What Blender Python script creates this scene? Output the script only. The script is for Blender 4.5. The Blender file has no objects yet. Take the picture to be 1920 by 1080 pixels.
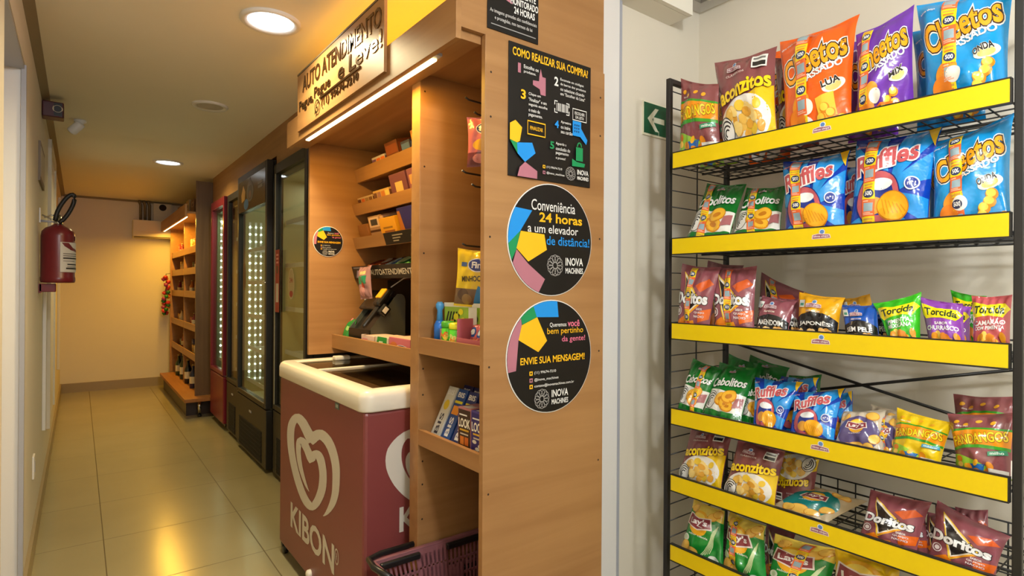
import bpy, bmesh, math, random
import numpy as np
from mathutils import Vector, Matrix
from mathutils.geometry import tessellate_polygon

SC = bpy.context.scene
COL = SC.collection
R = math.radians

# ------------------------------------------------------------------ camera
cam_data = bpy.data.cameras.new('camera')
cam_data.sensor_width = 36.0
cam_data.lens = 1063.45 / 1920 * 36.0
cam_data.clip_start = 0.02
cam = bpy.data.objects.new('camera', cam_data)
COL.objects.link(cam)
def aim_camera():
    yaw, pit, rol = R(37.361), R(0.0452), R(-0.3759)
    fw = Vector((math.sin(yaw) * math.cos(pit), math.cos(yaw) * math.cos(pit), math.sin(pit)))
    rt = Vector((math.cos(yaw), -math.sin(yaw), 0))
    dn = fw.cross(rt)
    r2 = math.cos(rol) * rt + math.sin(rol) * dn
    d2 = -math.sin(rol) * rt + math.cos(rol) * dn
    m = Matrix((r2, -d2, -fw)).transposed().to_4x4()
    m.translation = Vector((0, 0, 1.3))
    cam.matrix_world = m
aim_camera()
SC.camera = cam

# ------------------------------------------------------------------ world, exposure
SC.view_settings.view_transform = 'Standard'
SC.view_settings.look = 'None'
SC.view_settings.gamma = 1.0
SC.view_settings.use_curve_mapping = False
SC.view_settings.exposure = 0.0
world = bpy.data.worlds.new('world')
SC.world = world
world.use_nodes = True
world.node_tree.nodes['Background'].inputs[0].default_value = (0.96, 0.98, 1.0, 1)
world.node_tree.nodes['Background'].inputs[1].default_value = 0.45

def light(name, kind, loc, energy, color, size=0.3, size_y=None, rot=(0, 0, 0), shape=None, spread=None):
    d = bpy.data.lights.new(name, kind)
    d.energy = energy
    d.color = color
    if kind == 'AREA':
        d.shape = shape or ('RECTANGLE' if size_y else 'SQUARE')
        d.size = size
        if size_y:
            d.size_y = size_y
        if spread:
            d.spread = R(spread)
    else:
        d.shadow_soft_size = size
    o = bpy.data.objects.new(name, d)
    o.location = loc
    o.rotation_euler = rot
    COL.objects.link(o)
    return o

AMBER = (1.0, 0.52, 0.045)
WHITE = (0.94, 0.98, 1.0)
# added fill lights, unseen above and behind the camera, brightening rack and walls
light('front_fill_light', 'POINT', (0.55, -0.35, 2.36), 76, WHITE, 0.11)
light('rear_fill_light', 'POINT', (0.9, -1.9, 2.36), 56, WHITE, 0.11)
# corridor downlights
light('downlight_near', 'AREA', (0.60, 2.40, 2.378), 16, (1.0, 0.84, 0.48), 0.2, shape='DISK', spread=146)
light('downlight_far', 'AREA', (0.60, 5.65, 2.378), 9, (1.0, 0.80, 0.36), 0.2, shape='DISK', spread=150)
# kiosk strips
light('kiosk_strip_light', 'AREA', (0.862, 2.13, 1.985), 9, AMBER, 0.03, 1.2, rot=(0, R(-12), 0))
light('kiosk_top_light', 'AREA', (1.05, 2.05, 2.08), 4.6, (1.0, 0.45, 0.02), 0.30, 1.3, rot=(R(180), 0, 0))
light('far_unit_strip_light', 'AREA', (0.862, 7.5, 1.985), 26, AMBER, 0.03, 1.9, rot=(0, R(-5), 0))

# ------------------------------------------------------------------ materials
def lin(c):
    c = c / 255.0
    return c / 12.92 if c <= 0.04045 else ((c + 0.055) / 1.055) ** 2.4
MATS = {}
def mat(name, rgb, rough=0.5, metal=0.0, emit=0.0, spec=0.5, bump=0.0, bscale=40.0, var=0.0, vscale=(3, 3, 3), trans=0.0, alpha=1.0, coat=0.0):
    if name in MATS:
        return MATS[name]
    m = bpy.data.materials.new(name)
    m.use_nodes = True
    nt = m.node_tree
    b = nt.nodes['Principled BSDF']
    c = (lin(rgb[0]), lin(rgb[1]), lin(rgb[2]), 1)
    b.inputs['Base Color'].default_value = c
    b.inputs['Roughness'].default_value = rough
    b.inputs['Metallic'].default_value = metal
    b.inputs['Specular IOR Level'].default_value = spec
    b.inputs['Transmission Weight'].default_value = trans
    b.inputs['Alpha'].default_value = alpha
    b.inputs['Coat Weight'].default_value = coat
    if emit:
        b.inputs['Emission Color'].default_value = c
        b.inputs['Emission Strength'].default_value = emit
    tc = nt.nodes.new('ShaderNodeTexCoord')
    if var:
        mp = nt.nodes.new('ShaderNodeMapping')
        mp.inputs['Scale'].default_value = vscale
        nz = nt.nodes.new('ShaderNodeTexNoise')
        nz.inputs['Scale'].default_value = 1.0
        nz.inputs['Detail'].default_value = 5.0
        mr = nt.nodes.new('ShaderNodeMapRange')
        mr.inputs['From Min'].default_value = 0.3
        mr.inputs['From Max'].default_value = 0.7
        mr.inputs['To Min'].default_value = 1 - var
        mr.inputs['To Max'].default_value = 1 + var
        mx = nt.nodes.new('ShaderNodeVectorMath')
        mx.operation = 'SCALE'
        mx.inputs[0].default_value = c[:3]
        nt.links.new(tc.outputs['Object'], mp.inputs[0])
        nt.links.new(mp.outputs[0], nz.inputs['Vector'])
        nt.links.new(nz.outputs['Fac'], mr.inputs['Value'])
        nt.links.new(mr.outputs[0], mx.inputs['Scale'])
        nt.links.new(mx.outputs[0], b.inputs['Base Color'])
    if bump:
        n2 = nt.nodes.new('ShaderNodeTexNoise')
        n2.inputs['Scale'].default_value = bscale
        n2.inputs['Detail'].default_value = 3.0
        bp = nt.nodes.new('ShaderNodeBump')
        bp.inputs['Strength'].default_value = bump
        bp.inputs['Distance'].default_value = 0.01
        nt.links.new(tc.outputs['Object'], n2.inputs['Vector'])
        nt.links.new(n2.outputs['Fac'], bp.inputs['Height'])
        nt.links.new(bp.outputs[0], b.inputs['Normal'])
    MATS[name] = m
    return m

def film(rgb):
    return mat('film_%d_%d_%d' % rgb, rgb, rough=0.2, spec=0.7, bump=0.42, bscale=22)
def ink(rgb):
    return mat('print_%d_%d_%d' % rgb, rgb, rough=0.45, spec=0.35)

def tile_material():
    m = bpy.data.materials.new('floor_tiles')
    m.use_nodes = True
    nt = m.node_tree
    b = nt.nodes['Principled BSDF']
    tc = nt.nodes.new('ShaderNodeTexCoord')
    sp = nt.nodes.new('ShaderNodeSeparateXYZ')
    nt.links.new(tc.outputs['Object'], sp.inputs[0])
    def line(out, off, size):
        a = nt.nodes.new('ShaderNodeMath'); a.operation = 'SUBTRACT'; a.inputs[1].default_value = off - 20 * size
        d = nt.nodes.new('ShaderNodeMath'); d.operation = 'DIVIDE'; d.inputs[1].default_value = size
        f = nt.nodes.new('ShaderNodeMath'); f.operation = 'FRACT'
        s = nt.nodes.new('ShaderNodeMath'); s.operation = 'SUBTRACT'; s.inputs[1].default_value = 0.5
        ab = nt.nodes.new('ShaderNodeMath'); ab.operation = 'ABSOLUTE'
        g = nt.nodes.new('ShaderNodeMath'); g.operation = 'GREATER_THAN'; g.inputs[1].default_value = 0.5 - 0.0022 / size
        nt.links.new(out, a.inputs[0])
        for p, q in ((a, d), (d, f), (f, s), (s, ab), (ab, g)):
            nt.links.new(p.outputs[0], q.inputs[0])
        return g
    gx = line(sp.outputs[0], 0.107, 0.625)
    gy = line(sp.outputs[1], 2.955, 0.615)
    mx = nt.nodes.new('ShaderNodeMath'); mx.operation = 'MAXIMUM'
    nt.links.new(gx.outputs[0], mx.inputs[0]); nt.links.new(gy.outputs[0], mx.inputs[1])
    nz = nt.nodes.new('ShaderNodeTexNoise'); nz.inputs['Scale'].default_value = 2.2; nz.inputs['Detail'].default_value = 6
    nt.links.new(tc.outputs['Object'], nz.inputs['Vector'])
    cr = nt.nodes.new('ShaderNodeValToRGB')
    cr.color_ramp.elements[0].color = (lin(148), lin(139), lin(106), 1)
    cr.color_ramp.elements[1].color = (lin(166), lin(157), lin(122), 1)
    nt.links.new(nz.outputs['Fac'], cr.inputs[0])
    mc = nt.nodes.new('ShaderNodeMix'); mc.data_type = 'RGBA'
    mc.inputs[7].default_value = (lin(98), lin(84), lin(54), 1)
    nt.links.new(mx.outputs[0], mc.inputs[0]); nt.links.new(cr.outputs[0], mc.inputs[6])
    nt.links.new(mc.outputs[2], b.inputs['Base Color'])
    ra = nt.nodes.new('ShaderNodeMapRange'); ra.inputs['To Min'].default_value = 0.2; ra.inputs['To Max'].default_value = 0.7
    nt.links.new(mx.outputs[0], ra.inputs['Value']); nt.links.new(ra.outputs[0], b.inputs['Roughness'])
    bp = nt.nodes.new('ShaderNodeBump'); bp.invert = True; bp.inputs['Strength'].default_value = 0.4; bp.inputs['Distance'].default_value = 0.002
    nt.links.new(mx.outputs[0], bp.inputs['Height']); nt.links.new(bp.outputs[0], b.inputs['Normal'])
    return m

def wood_material(name, dark, light_, axis='Z', scale=1.0, rough=0.42):
    m = bpy.data.materials.new(name)
    m.use_nodes = True
    nt = m.node_tree
    b = nt.nodes['Principled BSDF']
    tc = nt.nodes.new('ShaderNodeTexCoord')
    mp = nt.nodes.new('ShaderNodeMapping')
    s = {'X': (1.2, 26, 26), 'Y': (26, 1.2, 26), 'Z': (26, 26, 1.2)}[axis]
    mp.inputs['Scale'].default_value = [v * scale for v in s]
    n1 = nt.nodes.new('ShaderNodeTexNoise'); n1.inputs['Scale'].default_value = 1.0; n1.inputs['Detail'].default_value = 7; n1.inputs['Distortion'].default_value = 0.6
    n2 = nt.nodes.new('ShaderNodeTexNoise'); n2.inputs['Scale'].default_value = 1.3; n2.inputs['Detail'].default_value = 3
    mx = nt.nodes.new('ShaderNodeMix'); mx.inputs[0].default_value = 0.45
    cr = nt.nodes.new('ShaderNodeValToRGB')
    cr.color_ramp.elements[0].position = 0.32; cr.color_ramp.elements[0].color = tuple(lin(v) for v in dark) + (1,)
    cr.color_ramp.elements[1].position = 0.68; cr.color_ramp.elements[1].color = tuple(lin(v) for v in light_) + (1,)
    nt.links.new(tc.outputs['Object'], mp.inputs[0]); nt.links.new(mp.outputs[0], n1.inputs['Vector'])
    nt.links.new(tc.outputs['Object'], n2.inputs['Vector'])
    nt.links.new(n1.outputs['Fac'], mx.inputs[2]); nt.links.new(n2.outputs['Fac'], mx.inputs[3])
    nt.links.new(mx.outputs[0], cr.inputs[0]); nt.links.new(cr.outputs[0], b.inputs['Base Color'])
    b.inputs['Roughness'].default_value = rough
    b.inputs['Specular IOR Level'].default_value = 0.35
    return m

M_wall = mat('wall_paint', (222, 214, 198), rough=0.6, spec=0.3, var=0.015, vscale=(2, 2, 2))
M_ceil = mat('ceiling_paint', (238, 233, 220), rough=0.8, spec=0.2, var=0.01)
M_trim = mat('white_trim', (226, 224, 222), rough=0.4)
M_grey = mat('grey_trim', (168, 170, 180), rough=0.4)
M_corn = mat('cornice_paint', (140, 126, 98), rough=0.7)
M_base = mat('baseboard_tile', (150, 134, 104), rough=0.35)
M_floor = tile_material()
M_wood = wood_material('beech_laminate', (148, 105, 63), (175, 131, 83), 'X', 0.8)
M_woody = wood_material('beech_laminate_long', (148, 105, 63), (175, 131, 83), 'Y', 0.8)
M_dwood = wood_material('walnut_laminate', (98, 74, 50), (128, 100, 70), 'Z', 1.0)
M_edge = mat('beech_edge', (196, 150, 92), rough=0.4)
M_hole = mat('dark_hole', (40, 24, 12), rough=0.8)
M_black = mat('black_metal', (30, 28, 27), rough=0.45, spec=0.5)
M_wire = mat('black_wire', (26, 24, 23), rough=0.4)
M_gun = mat('post_side_metal', (120, 122, 124), rough=0.35, metal=0.6)
M_yel = mat('rail_yellow', (236, 204, 6), rough=0.35)
M_mauve = mat('freezer_mauve', (128, 62, 61), rough=0.35, var=0.03, vscale=(2, 2, 2))
M_cream = mat('freezer_rim', (226, 220, 206), rough=0.3)
M_glass = mat('clear_glass', (235, 245, 240), rough=0.02, trans=1.0)
M_lidglass = mat('smoked_lid_glass', (70, 66, 58), rough=0.06, spec=0.6)
M_chrome = mat('chrome', (210, 210, 205), rough=0.15, metal=1.0)
M_bronze = mat('bronze_mirror', (104, 76, 44), rough=0.2, metal=0.9)
M_ledw = mat('led_warm', (255, 226, 160), emit=9.0)
M_ledc = mat('led_cool', (235, 255, 225), emit=40.0)
M_lamp = mat('lamp_diffuser', (240, 250, 255), emit=7.0)
M_plastb = mat('black_plastic', (24, 24, 25), rough=0.35)

# ------------------------------------------------------------------ objects
ORG = {}
def tag(o, label, cat, group=None, kind=None):
    o['label'] = label
    o['category'] = cat
    if group:
        o['group'] = group
    if kind:
        o['kind'] = kind
    return o
def thing(name, label, cat, loc, group=None):
    o = bpy.data.objects.new(name, None)
    o.empty_display_size = 0.05
    o.location = loc
    COL.objects.link(o)
    ORG[o.name] = Vector(loc)
    return tag(o, label, cat, group)

class MB:
    """collects shapes in world coordinates; build() links them as one mesh object"""
    def __init__(s):
        s.bm = bmesh.new()
        s.mats = []
    def mi(s, m):
        if m not in s.mats:
            s.mats.append(m)
        return s.mats.index(m)
    def box(s, x0, x1, y0, y1, z0, z1, m, bev=0.0, xf=None):
        t = bmesh.new()
        bmesh.ops.create_cube(t, size=1)
        c = Vector(((x0 + x1) / 2, (y0 + y1) / 2, (z0 + z1) / 2))
        for v in t.verts:
            v.co = Vector((v.co.x * (x1 - x0), v.co.y * (y1 - y0), v.co.z * (z1 - z0))) + c
        if bev:
            bmesh.ops.bevel(t, geom=list(t.edges), offset=bev, segments=2, affect='EDGES', profile=0.5)
        s.merge(t, m, xf)
        return s
    def merge(s, t, m, xf=None):
        k = s.mi(m)
        if xf is not None:
            bmesh.ops.transform(t, matrix=xf, verts=t.verts)
        mp = {v: s.bm.verts.new(v.co) for v in t.verts}
        for f in t.faces:
            try:
                g = s.bm.faces.new([mp[v] for v in f.verts])
                g.material_index = k
                g.smooth = f.smooth
            except ValueError:
                pass
        t.free()
    def poly(s, pts, m):
        f = s.bm.faces.new([s.bm.verts.new(p) for p in pts])
        f.material_index = s.mi(m)
        return s
    def prism(s, pts, axis, a0, a1, m, bev=0.0, xf=None):
        """extrude a polygon given in the two other axes (in order) along axis"""
        t = bmesh.new()
        def P(p, a):
            return {'X': (a, p[0], p[1]), 'Y': (p[0], a, p[1]), 'Z': (p[0], p[1], a)}[axis]
        A = [t.verts.new(P(p, a0)) for p in pts]
        B = [t.verts.new(P(p, a1)) for p in pts]
        n = len(pts)
        t.faces.new(A); t.faces.new(B[::-1])
        for i in range(n):
            t.faces.new((A[i], B[i], B[(i + 1) % n], A[(i + 1) % n]))
        bmesh.ops.recalc_face_normals(t, faces=t.faces)
        if bev:
            bmesh.ops.bevel(t, geom=list(t.edges), offset=bev, segments=2, affect='EDGES', profile=0.5)
        s.merge(t, m, xf)
        return s
    def lathe(s, prof, c, m, seg=24, axis='Z', caps=True, xf=None):
        """prof: list of (radius, height) along axis from point c"""
        t = bmesh.new()
        rings = []
        for r, h in prof:
            ring = []
            for i in range(seg):
                a = 2 * math.pi * i / seg
                u, w = r * math.cos(a), r * math.sin(a)
                p = {'Z': (u, w, h), 'X': (h, u, w), 'Y': (w, h, u)}[axis]
                ring.append(t.verts.new(Vector(p) + Vector(c)))
            rings.append(ring)
        for a, b in zip(rings[:-1], rings[1:]):
            for i in range(seg):
                f = t.faces.new((a[i], a[(i + 1) % seg], b[(i + 1) % seg], b[i]))
                f.smooth = True
        if caps:
            t.faces.new(rings[0][::-1]); t.faces.new(rings[-1])
        s.merge(t, m, xf)
        return s
    def tube(s, pts, r, m, seg=8, closed=False):
        P = [Vector(p) for p in pts]
        n = len(P)
        t = bmesh.new()
        rings = []
        up = Vector((0, 0, 1))
        for i in range(n):
            a = P[(i - 1) % n] if (closed or i > 0) else P[i]
            b = P[(i + 1) % n] if (closed or i < n - 1) else P[i]
            d = (b - a).normalized()
            u = d.cross(up)
            if u.length < 1e-3:
                u = d.cross(Vector((1, 0, 0)))
            u.normalize()
            w = u.cross(d)
            rings.append([t.verts.new(P[i] + r * (math.cos(2 * math.pi * k / seg) * u + math.sin(2 * math.pi * k / seg) * w)) for k in range(seg)])
        last = n if closed else n - 1
        for i in range(last):
            a, b = rings[i], rings[(i + 1) % n]
            for k in range(seg):
                f = t.faces.new((a[k], a[(k + 1) % seg], b[(k + 1) % seg], b[k]))
                f.smooth = True
        if not closed:
            t.faces.new(rings[0][::-1]); t.faces.new(rings[-1])
        s.merge(t, m)
        return s
    def art(s, art, f, lift=0.0003, step=0.00012):
        """lay a flat print on a surface: f(x, y, offset) -> world point"""
        for o, (V, F, col) in enumerate(art.L):
            k = s.mi(ink(col) if isinstance(col, tuple) else col)
            vs = [s.bm.verts.new(f(x, y, lift + step * o)) for x, y in V]
            for fc in F:
                try:
                    g = s.bm.faces.new([vs[i] for i in fc])
                    g.material_index = k
                except ValueError:
                    pass
        return s
    def build(s, name, parent=None, org=None, recalc=False):
        me = bpy.data.meshes.new(name)
        if org is None:
            org = ORG[parent.name] if parent is not None else Vector((0, 0, 0))
        org = Vector(org)
        if recalc:
            bmesh.ops.recalc_face_normals(s.bm, faces=s.bm.faces)
        for v in s.bm.verts:
            v.co -= org
        s.bm.to_mesh(me)
        s.bm.free()
        for m in s.mats:
            me.materials.append(m)
        o = bpy.data.objects.new(name, me)
        COL.objects.link(o)
        if parent is not None:
            o.parent = parent
        else:
            o.location = org
        ORG[o.name] = org
        return o
def struct(name, mb, label, cat):
    return tag(mb.build(name), label, cat, kind='structure')

# ------------------------------------------------------------------ flat artwork (prints, lettering)
TXT = {}
def text_mesh(s, off=0.0, shear=0.0):
    key = (s, round(off, 4), shear)
    if key in TXT:
        return TXT[key]
    c = bpy.data.curves.new('lettering', 'FONT')
    c.body = s
    c.offset = off
    c.shear = shear
    c.resolution_u = 3
    o = bpy.data.objects.new('lettering', c)
    COL.objects.link(o)
    dg = bpy.context.evaluated_depsgraph_get()
    ev = o.evaluated_get(dg)
    me = ev.to_mesh()
    V = np.array([v.co[:2] for v in me.vertices]).reshape(-1, 2)
    F = [tuple(p.vertices) for p in me.polygons]
    ev.to_mesh_clear()
    bpy.data.objects.remove(o)
    bpy.data.curves.remove(c)
    TXT[key] = (V, F)
    return TXT[key]

class Art:
    def __init__(s, asp=1.0):
        s.L = []
        s.asp = asp
    def poly(s, pts, col):
        tri = tessellate_polygon([[Vector((p[0], p[1], 0)) for p in pts]])
        s.L.append(([tuple(p) for p in pts], [tuple(t) for t in tri], col))
        return s
    def rect(s, x0, y0, x1, y1, col, rot=0):
        cx, cy = (x0 + x1) / 2, (y0 + y1) / 2
        c, q = math.cos(R(rot)), math.sin(R(rot))
        P = [(cx + (x - cx) * c - (y - cy) * q, cy + (x - cx) * q + (y - cy) * c) for x, y in ((x0, y0), (x1, y0), (x1, y1), (x0, y1))]
        s.L.append((P, [(0, 1, 2, 3)], col))
        return s
    def ell(s, cx, cy, rx, ry, col, rot=0, n=26):
        c, q = math.cos(R(rot)), math.sin(R(rot))
        P = []
        for i in range(n):
            a = 2 * math.pi * i / n
            x, y = rx * math.cos(a), ry * math.sin(a)
            P.append((cx + x * c - y * q, cy + x * q + y * c))
        s.L.append((P, [tuple(range(n))], col))
        return s
    def stroke(s, pts, w, col, closed=False):
        P = np.array(pts, float)
        n = len(P)
        V, F = [], []
        for i in range(n):
            a = P[(i - 1) % n] if (closed or i) else P[i]
            b = P[(i + 1) % n] if (closed or i < n - 1) else P[i]
            d = b - a
            d = d / (np.hypot(*d) + 1e-9)
            wi = w[i] if hasattr(w, '__len__') else w
            nn = np.array((-d[1], d[0])) * wi / 2
            V += [tuple(P[i] + nn), tuple(P[i] - nn)]
        for i in range(n if closed else n - 1):
            j = (i + 1) % n
            F.append((2 * i, 2 * i + 1, 2 * j + 1, 2 * j))
        s.L.append((V, F, col))
        return s
    def ring(s, cx, cy, rx, ry, w, col, a0=0, a1=360, n=28, rot=0):
        c, q = math.cos(R(rot)), math.sin(R(rot))
        pts = []
        full = abs(a1 - a0) >= 360
        for i in range(n if full else n + 1):
            a = R(a0 + (a1 - a0) * i / n)
            x, y = rx * math.cos(a), ry * math.sin(a)
            pts.append((cx + x * c - y * q, cy + x * q + y * c))
        return s.stroke(pts, w, col, closed=full)
    def text(s, t, cx, cy, w, h, col, rot=0, shear=0.0, bold=0.012, out=(), arc=0.0):
        V0, F0 = text_mesh(t, bold, shear)
        lo, hi = V0.min(0), V0.max(0)
        mid = (lo + hi) / 2
        sz = hi - lo
        sy = h / sz[1]
        sx = w / sz[0] if w else sy
        c, q = math.cos(R(rot)), math.sin(R(rot))
        def put(V, F, cl):
            P = (V - mid) * (sx, sy)
            P[:, 1] += arc * (P[:, 0] ** 2)
            X = cx + P[:, 0] * c - P[:, 1] * q
            Y = cy + P[:, 0] * q + P[:, 1] * c
            s.L.append((list(zip(X.tolist(), Y.tolist())), F, cl))
        for cl, of in out:
            V, F = text_mesh(t, bold + of, shear)
            put(V.copy(), F, cl)
        put(V0.copy(), F0, col)
        return s
    def cut(s, nx, ny, x1=1.0, y1=None):
        """slice the print along a grid so that it can follow a curved surface"""
        y1 = y1 or s.asp
        bm = bmesh.new()
        cols = []
        for o, (V, F, col) in enumerate(s.L):
            if col not in cols:
                cols.append(col)
            vs = [bm.verts.new((x, y, o * 0.01)) for x, y in V]
            for fc in F:
                try:
                    g = bm.faces.new([vs[i] for i in fc])
                    g.material_index = cols.index(col)
                except ValueError:
                    pass
        e = 0.004
        for co, no in (((e, 0, 0), (-1, 0, 0)), ((x1 - e, 0, 0), (1, 0, 0)), ((0, e, 0), (0, -1, 0)), ((0, y1 - e, 0), (0, 1, 0))):
            bmesh.ops.bisect_plane(bm, geom=bm.verts[:] + bm.edges[:] + bm.faces[:], dist=1e-6, plane_co=co, plane_no=no, clear_outer=True)
        for i in range(1, nx):
            bmesh.ops.bisect_plane(bm, geom=bm.verts[:] + bm.edges[:] + bm.faces[:], dist=1e-6, plane_co=(x1 * i / nx, 0, 0), plane_no=(1, 0, 0))
        for j in range(1, ny):
            bmesh.ops.bisect_plane(bm, geom=bm.verts[:] + bm.edges[:] + bm.faces[:], dist=1e-6, plane_co=(0, y1 * j / ny, 0), plane_no=(0, 1, 0))
        bm.verts.index_update()
        V = np.array([v.co[:] for v in bm.verts]).reshape(-1, 3)
        F = [[v.index for v in f.verts] for f in bm.faces]
        K = [f.material_index for f in bm.faces]
        bm.free()
        return V, F, K, cols

# ================================================================== THE SETTING
XL, YF = -0.176, 8.72
struct('floor', MB().box(-0.7, 2.4, -3.2, 8.9, -0.06, 0.0, M_floor), 'beige polished porcelain tile floor with thin brown joints', 'floor')
struct('ceiling', MB().box(-0.4, 1.95, 1.392, 8.9, 2.40, 2.5, M_ceil), 'lower plastered ceiling over the corridor', 'ceiling')
mb = MB().box(-0.4, 2.075, -3.2, 1.38, 2.50, 2.56, M_ceil).box(-0.4, 2.4, -3.2, 1.6, 2.60, 2.66, M_ceil)
mb.box(-0.4, 1.95, 1.372, 1.39, 2.40, 2.6, M_ceil)
struct('ceiling_front', mb, 'higher dropped ceiling panel with a shadow gap along the snack rack wall', 'ceiling')
# left wall, with a door opening from Y 2.25 to 3.01
mb = MB()
mb.box(XL - 0.2, XL, 3.01, 8.9, 0, 2.45, M_wall)
mb.box(XL - 0.2, XL, -3.2, 2.20, 0, 2.6, M_wall)
mb.box(XL - 0.2, XL, 2.20, 3.01, 2.18, 2.6, M_wall)
struct('wall_left', mb, 'long cream wall on the left side of the corridor', 'wall')
mb = MB()
mb.box(XL - 0.012, XL + 0.004, 2.985, 3.012, 0, 2.18, M_grey)
mb.box(XL - 0.16, XL - 0.012, 2.995, 3.009, 0, 2.18, M_trim)
mb.box(XL - 0.16, XL - 0.002, 2.2, 2.996, 2.165, 2.179, M_grey)
mb.box(XL - 0.19, XL - 0.15, 2.2, 2.99, 0, 2.165, M_trim)
struct('door_1', mb, 'recessed white door with grey jamb in the left wall', 'door')
struct('wall_far', MB().box(-0.4, 1.95, YF, YF + 0.15, 0, 2.5, M_wall), 'plain cream wall closing the far end of the corridor', 'wall')
struct('wall_corridor', MB().box(1.78, 1.95, 1.6, 8.9, 0, 2.5, M_wall), 'wall behind the fridges and the kiosk', 'wall')
struct('wall_exit', MB().box(1.44, 2.3, 1.486, 1.62, 0, 2.66, M_wall), 'short cream wall carrying the green exit sign', 'wall')
struct('wall_rack', MB().box(2.16, 2.3, -3.2, 1.6, 0, 2.66, M_wall), 'cream wall behind the snack rack', 'wall')
struct('trim_1', MB().box(1.445, 1.612, 1.452, 1.49, 0, 2.6, M_trim, bev=0.004).box(1.612, 1.642, 1.468, 1.488, 0, 2.6, M_grey), 'white vertical casing beside the wooden kiosk side', 'trim')
mb = MB().prism([(XL, 2.37), (XL + 0.035, 2.40), (XL, 2.40)], 'Y', 1.4, YF, M_corn)
struct('trim_2', mb, 'narrow dark cornice along the left wall', 'trim')
mb = MB().prism([(2.16, 2.515), (2.135, 2.54), (2.135, 2.60), (2.16, 2.60)], 'Y', -3.2, 1.486, M_trim)
mb.prism([(1.486, 2.515), (1.461, 2.54), (1.461, 2.60), (1.486, 2.60)], 'X', 1.44, 2.16, M_trim)
struct('trim_3', mb, 'pale cornice where the rack wall meets the ceiling', 'trim')
struct('trim_4', MB().box(-0.16, 1.78, YF - 0.012, YF, 2.375, 2.40, M_corn), 'thin dark joint along the top of the far wall', 'trim')
struct('baseboard_left', MB().box(XL, XL + 0.014, 3.012, YF, 0, 0.115, M_base), 'tile baseboard along the left wall', 'baseboard')
struct('baseboard_far', MB().box(XL, 1.78, YF - 0.014, YF, 0, 0.112, M_base), 'brown tile baseboard on the far wall', 'baseboard')
mb = MB().box(1.08, 1.78, 2.965, 4.10, 2.125, 2.40, M_woody).box(1.08, 1.78, 4.10, 5.10, 2.205, 2.40, M_woody).box(1.08, 1.78, 5.10, 6.44, 2.125, 2.40, M_woody)
struct('wall_over_fridges', mb, 'wooden bulkhead panel above the row of fridges', 'wall')

def put_on(o, s):
    for k, v in s.items():
        o[k] = v

# lamps ------------------------------------------------------------
def downlight(x, y, label, lit):
    t = thing('ceiling_light' if lit else 'ceiling_speaker', label, 'lamp' if lit else 'speaker', (x, y, 2.40), 'round corridor downlights' if lit else None)
    r = 0.118 if lit else 0.1
    m = MB().lathe([(r, 0), (r, -0.006), (r - 0.008, -0.014), (r - 0.028, -0.008), (r - 0.03, 0)], (x, y, 2.40), M_trim, 40, caps=False)
    m.build('trim_ring', t)
    if lit:
        MB().lathe([(0.0, -0.004), (r - 0.03, -0.004)], (x, y, 2.40), M_lamp, 40, caps=False).build('diffuser', t)
    else:
        m = MB().lathe([(0.0, -0.012), (0.05, -0.011), (r - 0.028, -0.006)], (x, y, 2.40), mat('speaker_grille', (196, 190, 182), rough=0.7, bump=0.4, bscale=300), 40, caps=False)
        m.build('grille', t)
downlight(0.625, 2.475, 'bright round downlight in the corridor ceiling nearest the camera', True)
downlight(0.622, 5.85, 'bright round downlight in the corridor ceiling farther back', True)
downlight(0.628, 3.86, 'unlit round grille in the ceiling between the two downlights', False)
for i, (x, y) in enumerate(((0.55, -0.35), (0.9, -1.9))):  # invented, unseen dome housings for the two added fill lights
    t = thing('fill_dome', 'added white dome, out of view, as fill light for the front room, ' + ('the nearer one' if i == 0 else 'the rear one'), 'lamp', (x, y, 2.5))
    MB().lathe([(0.17, 0), (0.17, -0.012), (0.16, -0.016)], (x, y, 2.4995), M_trim, 32).build('base', t)
    MB().lathe([(0.0, -0.015), (0.155, -0.016), (0.14, -0.04), (0.08, -0.06)], (x, y, 2.4995), mat('fill_dome_glow', (250, 248, 240), emit=2.0), 32, caps=False).build('diffuser', t)

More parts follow.
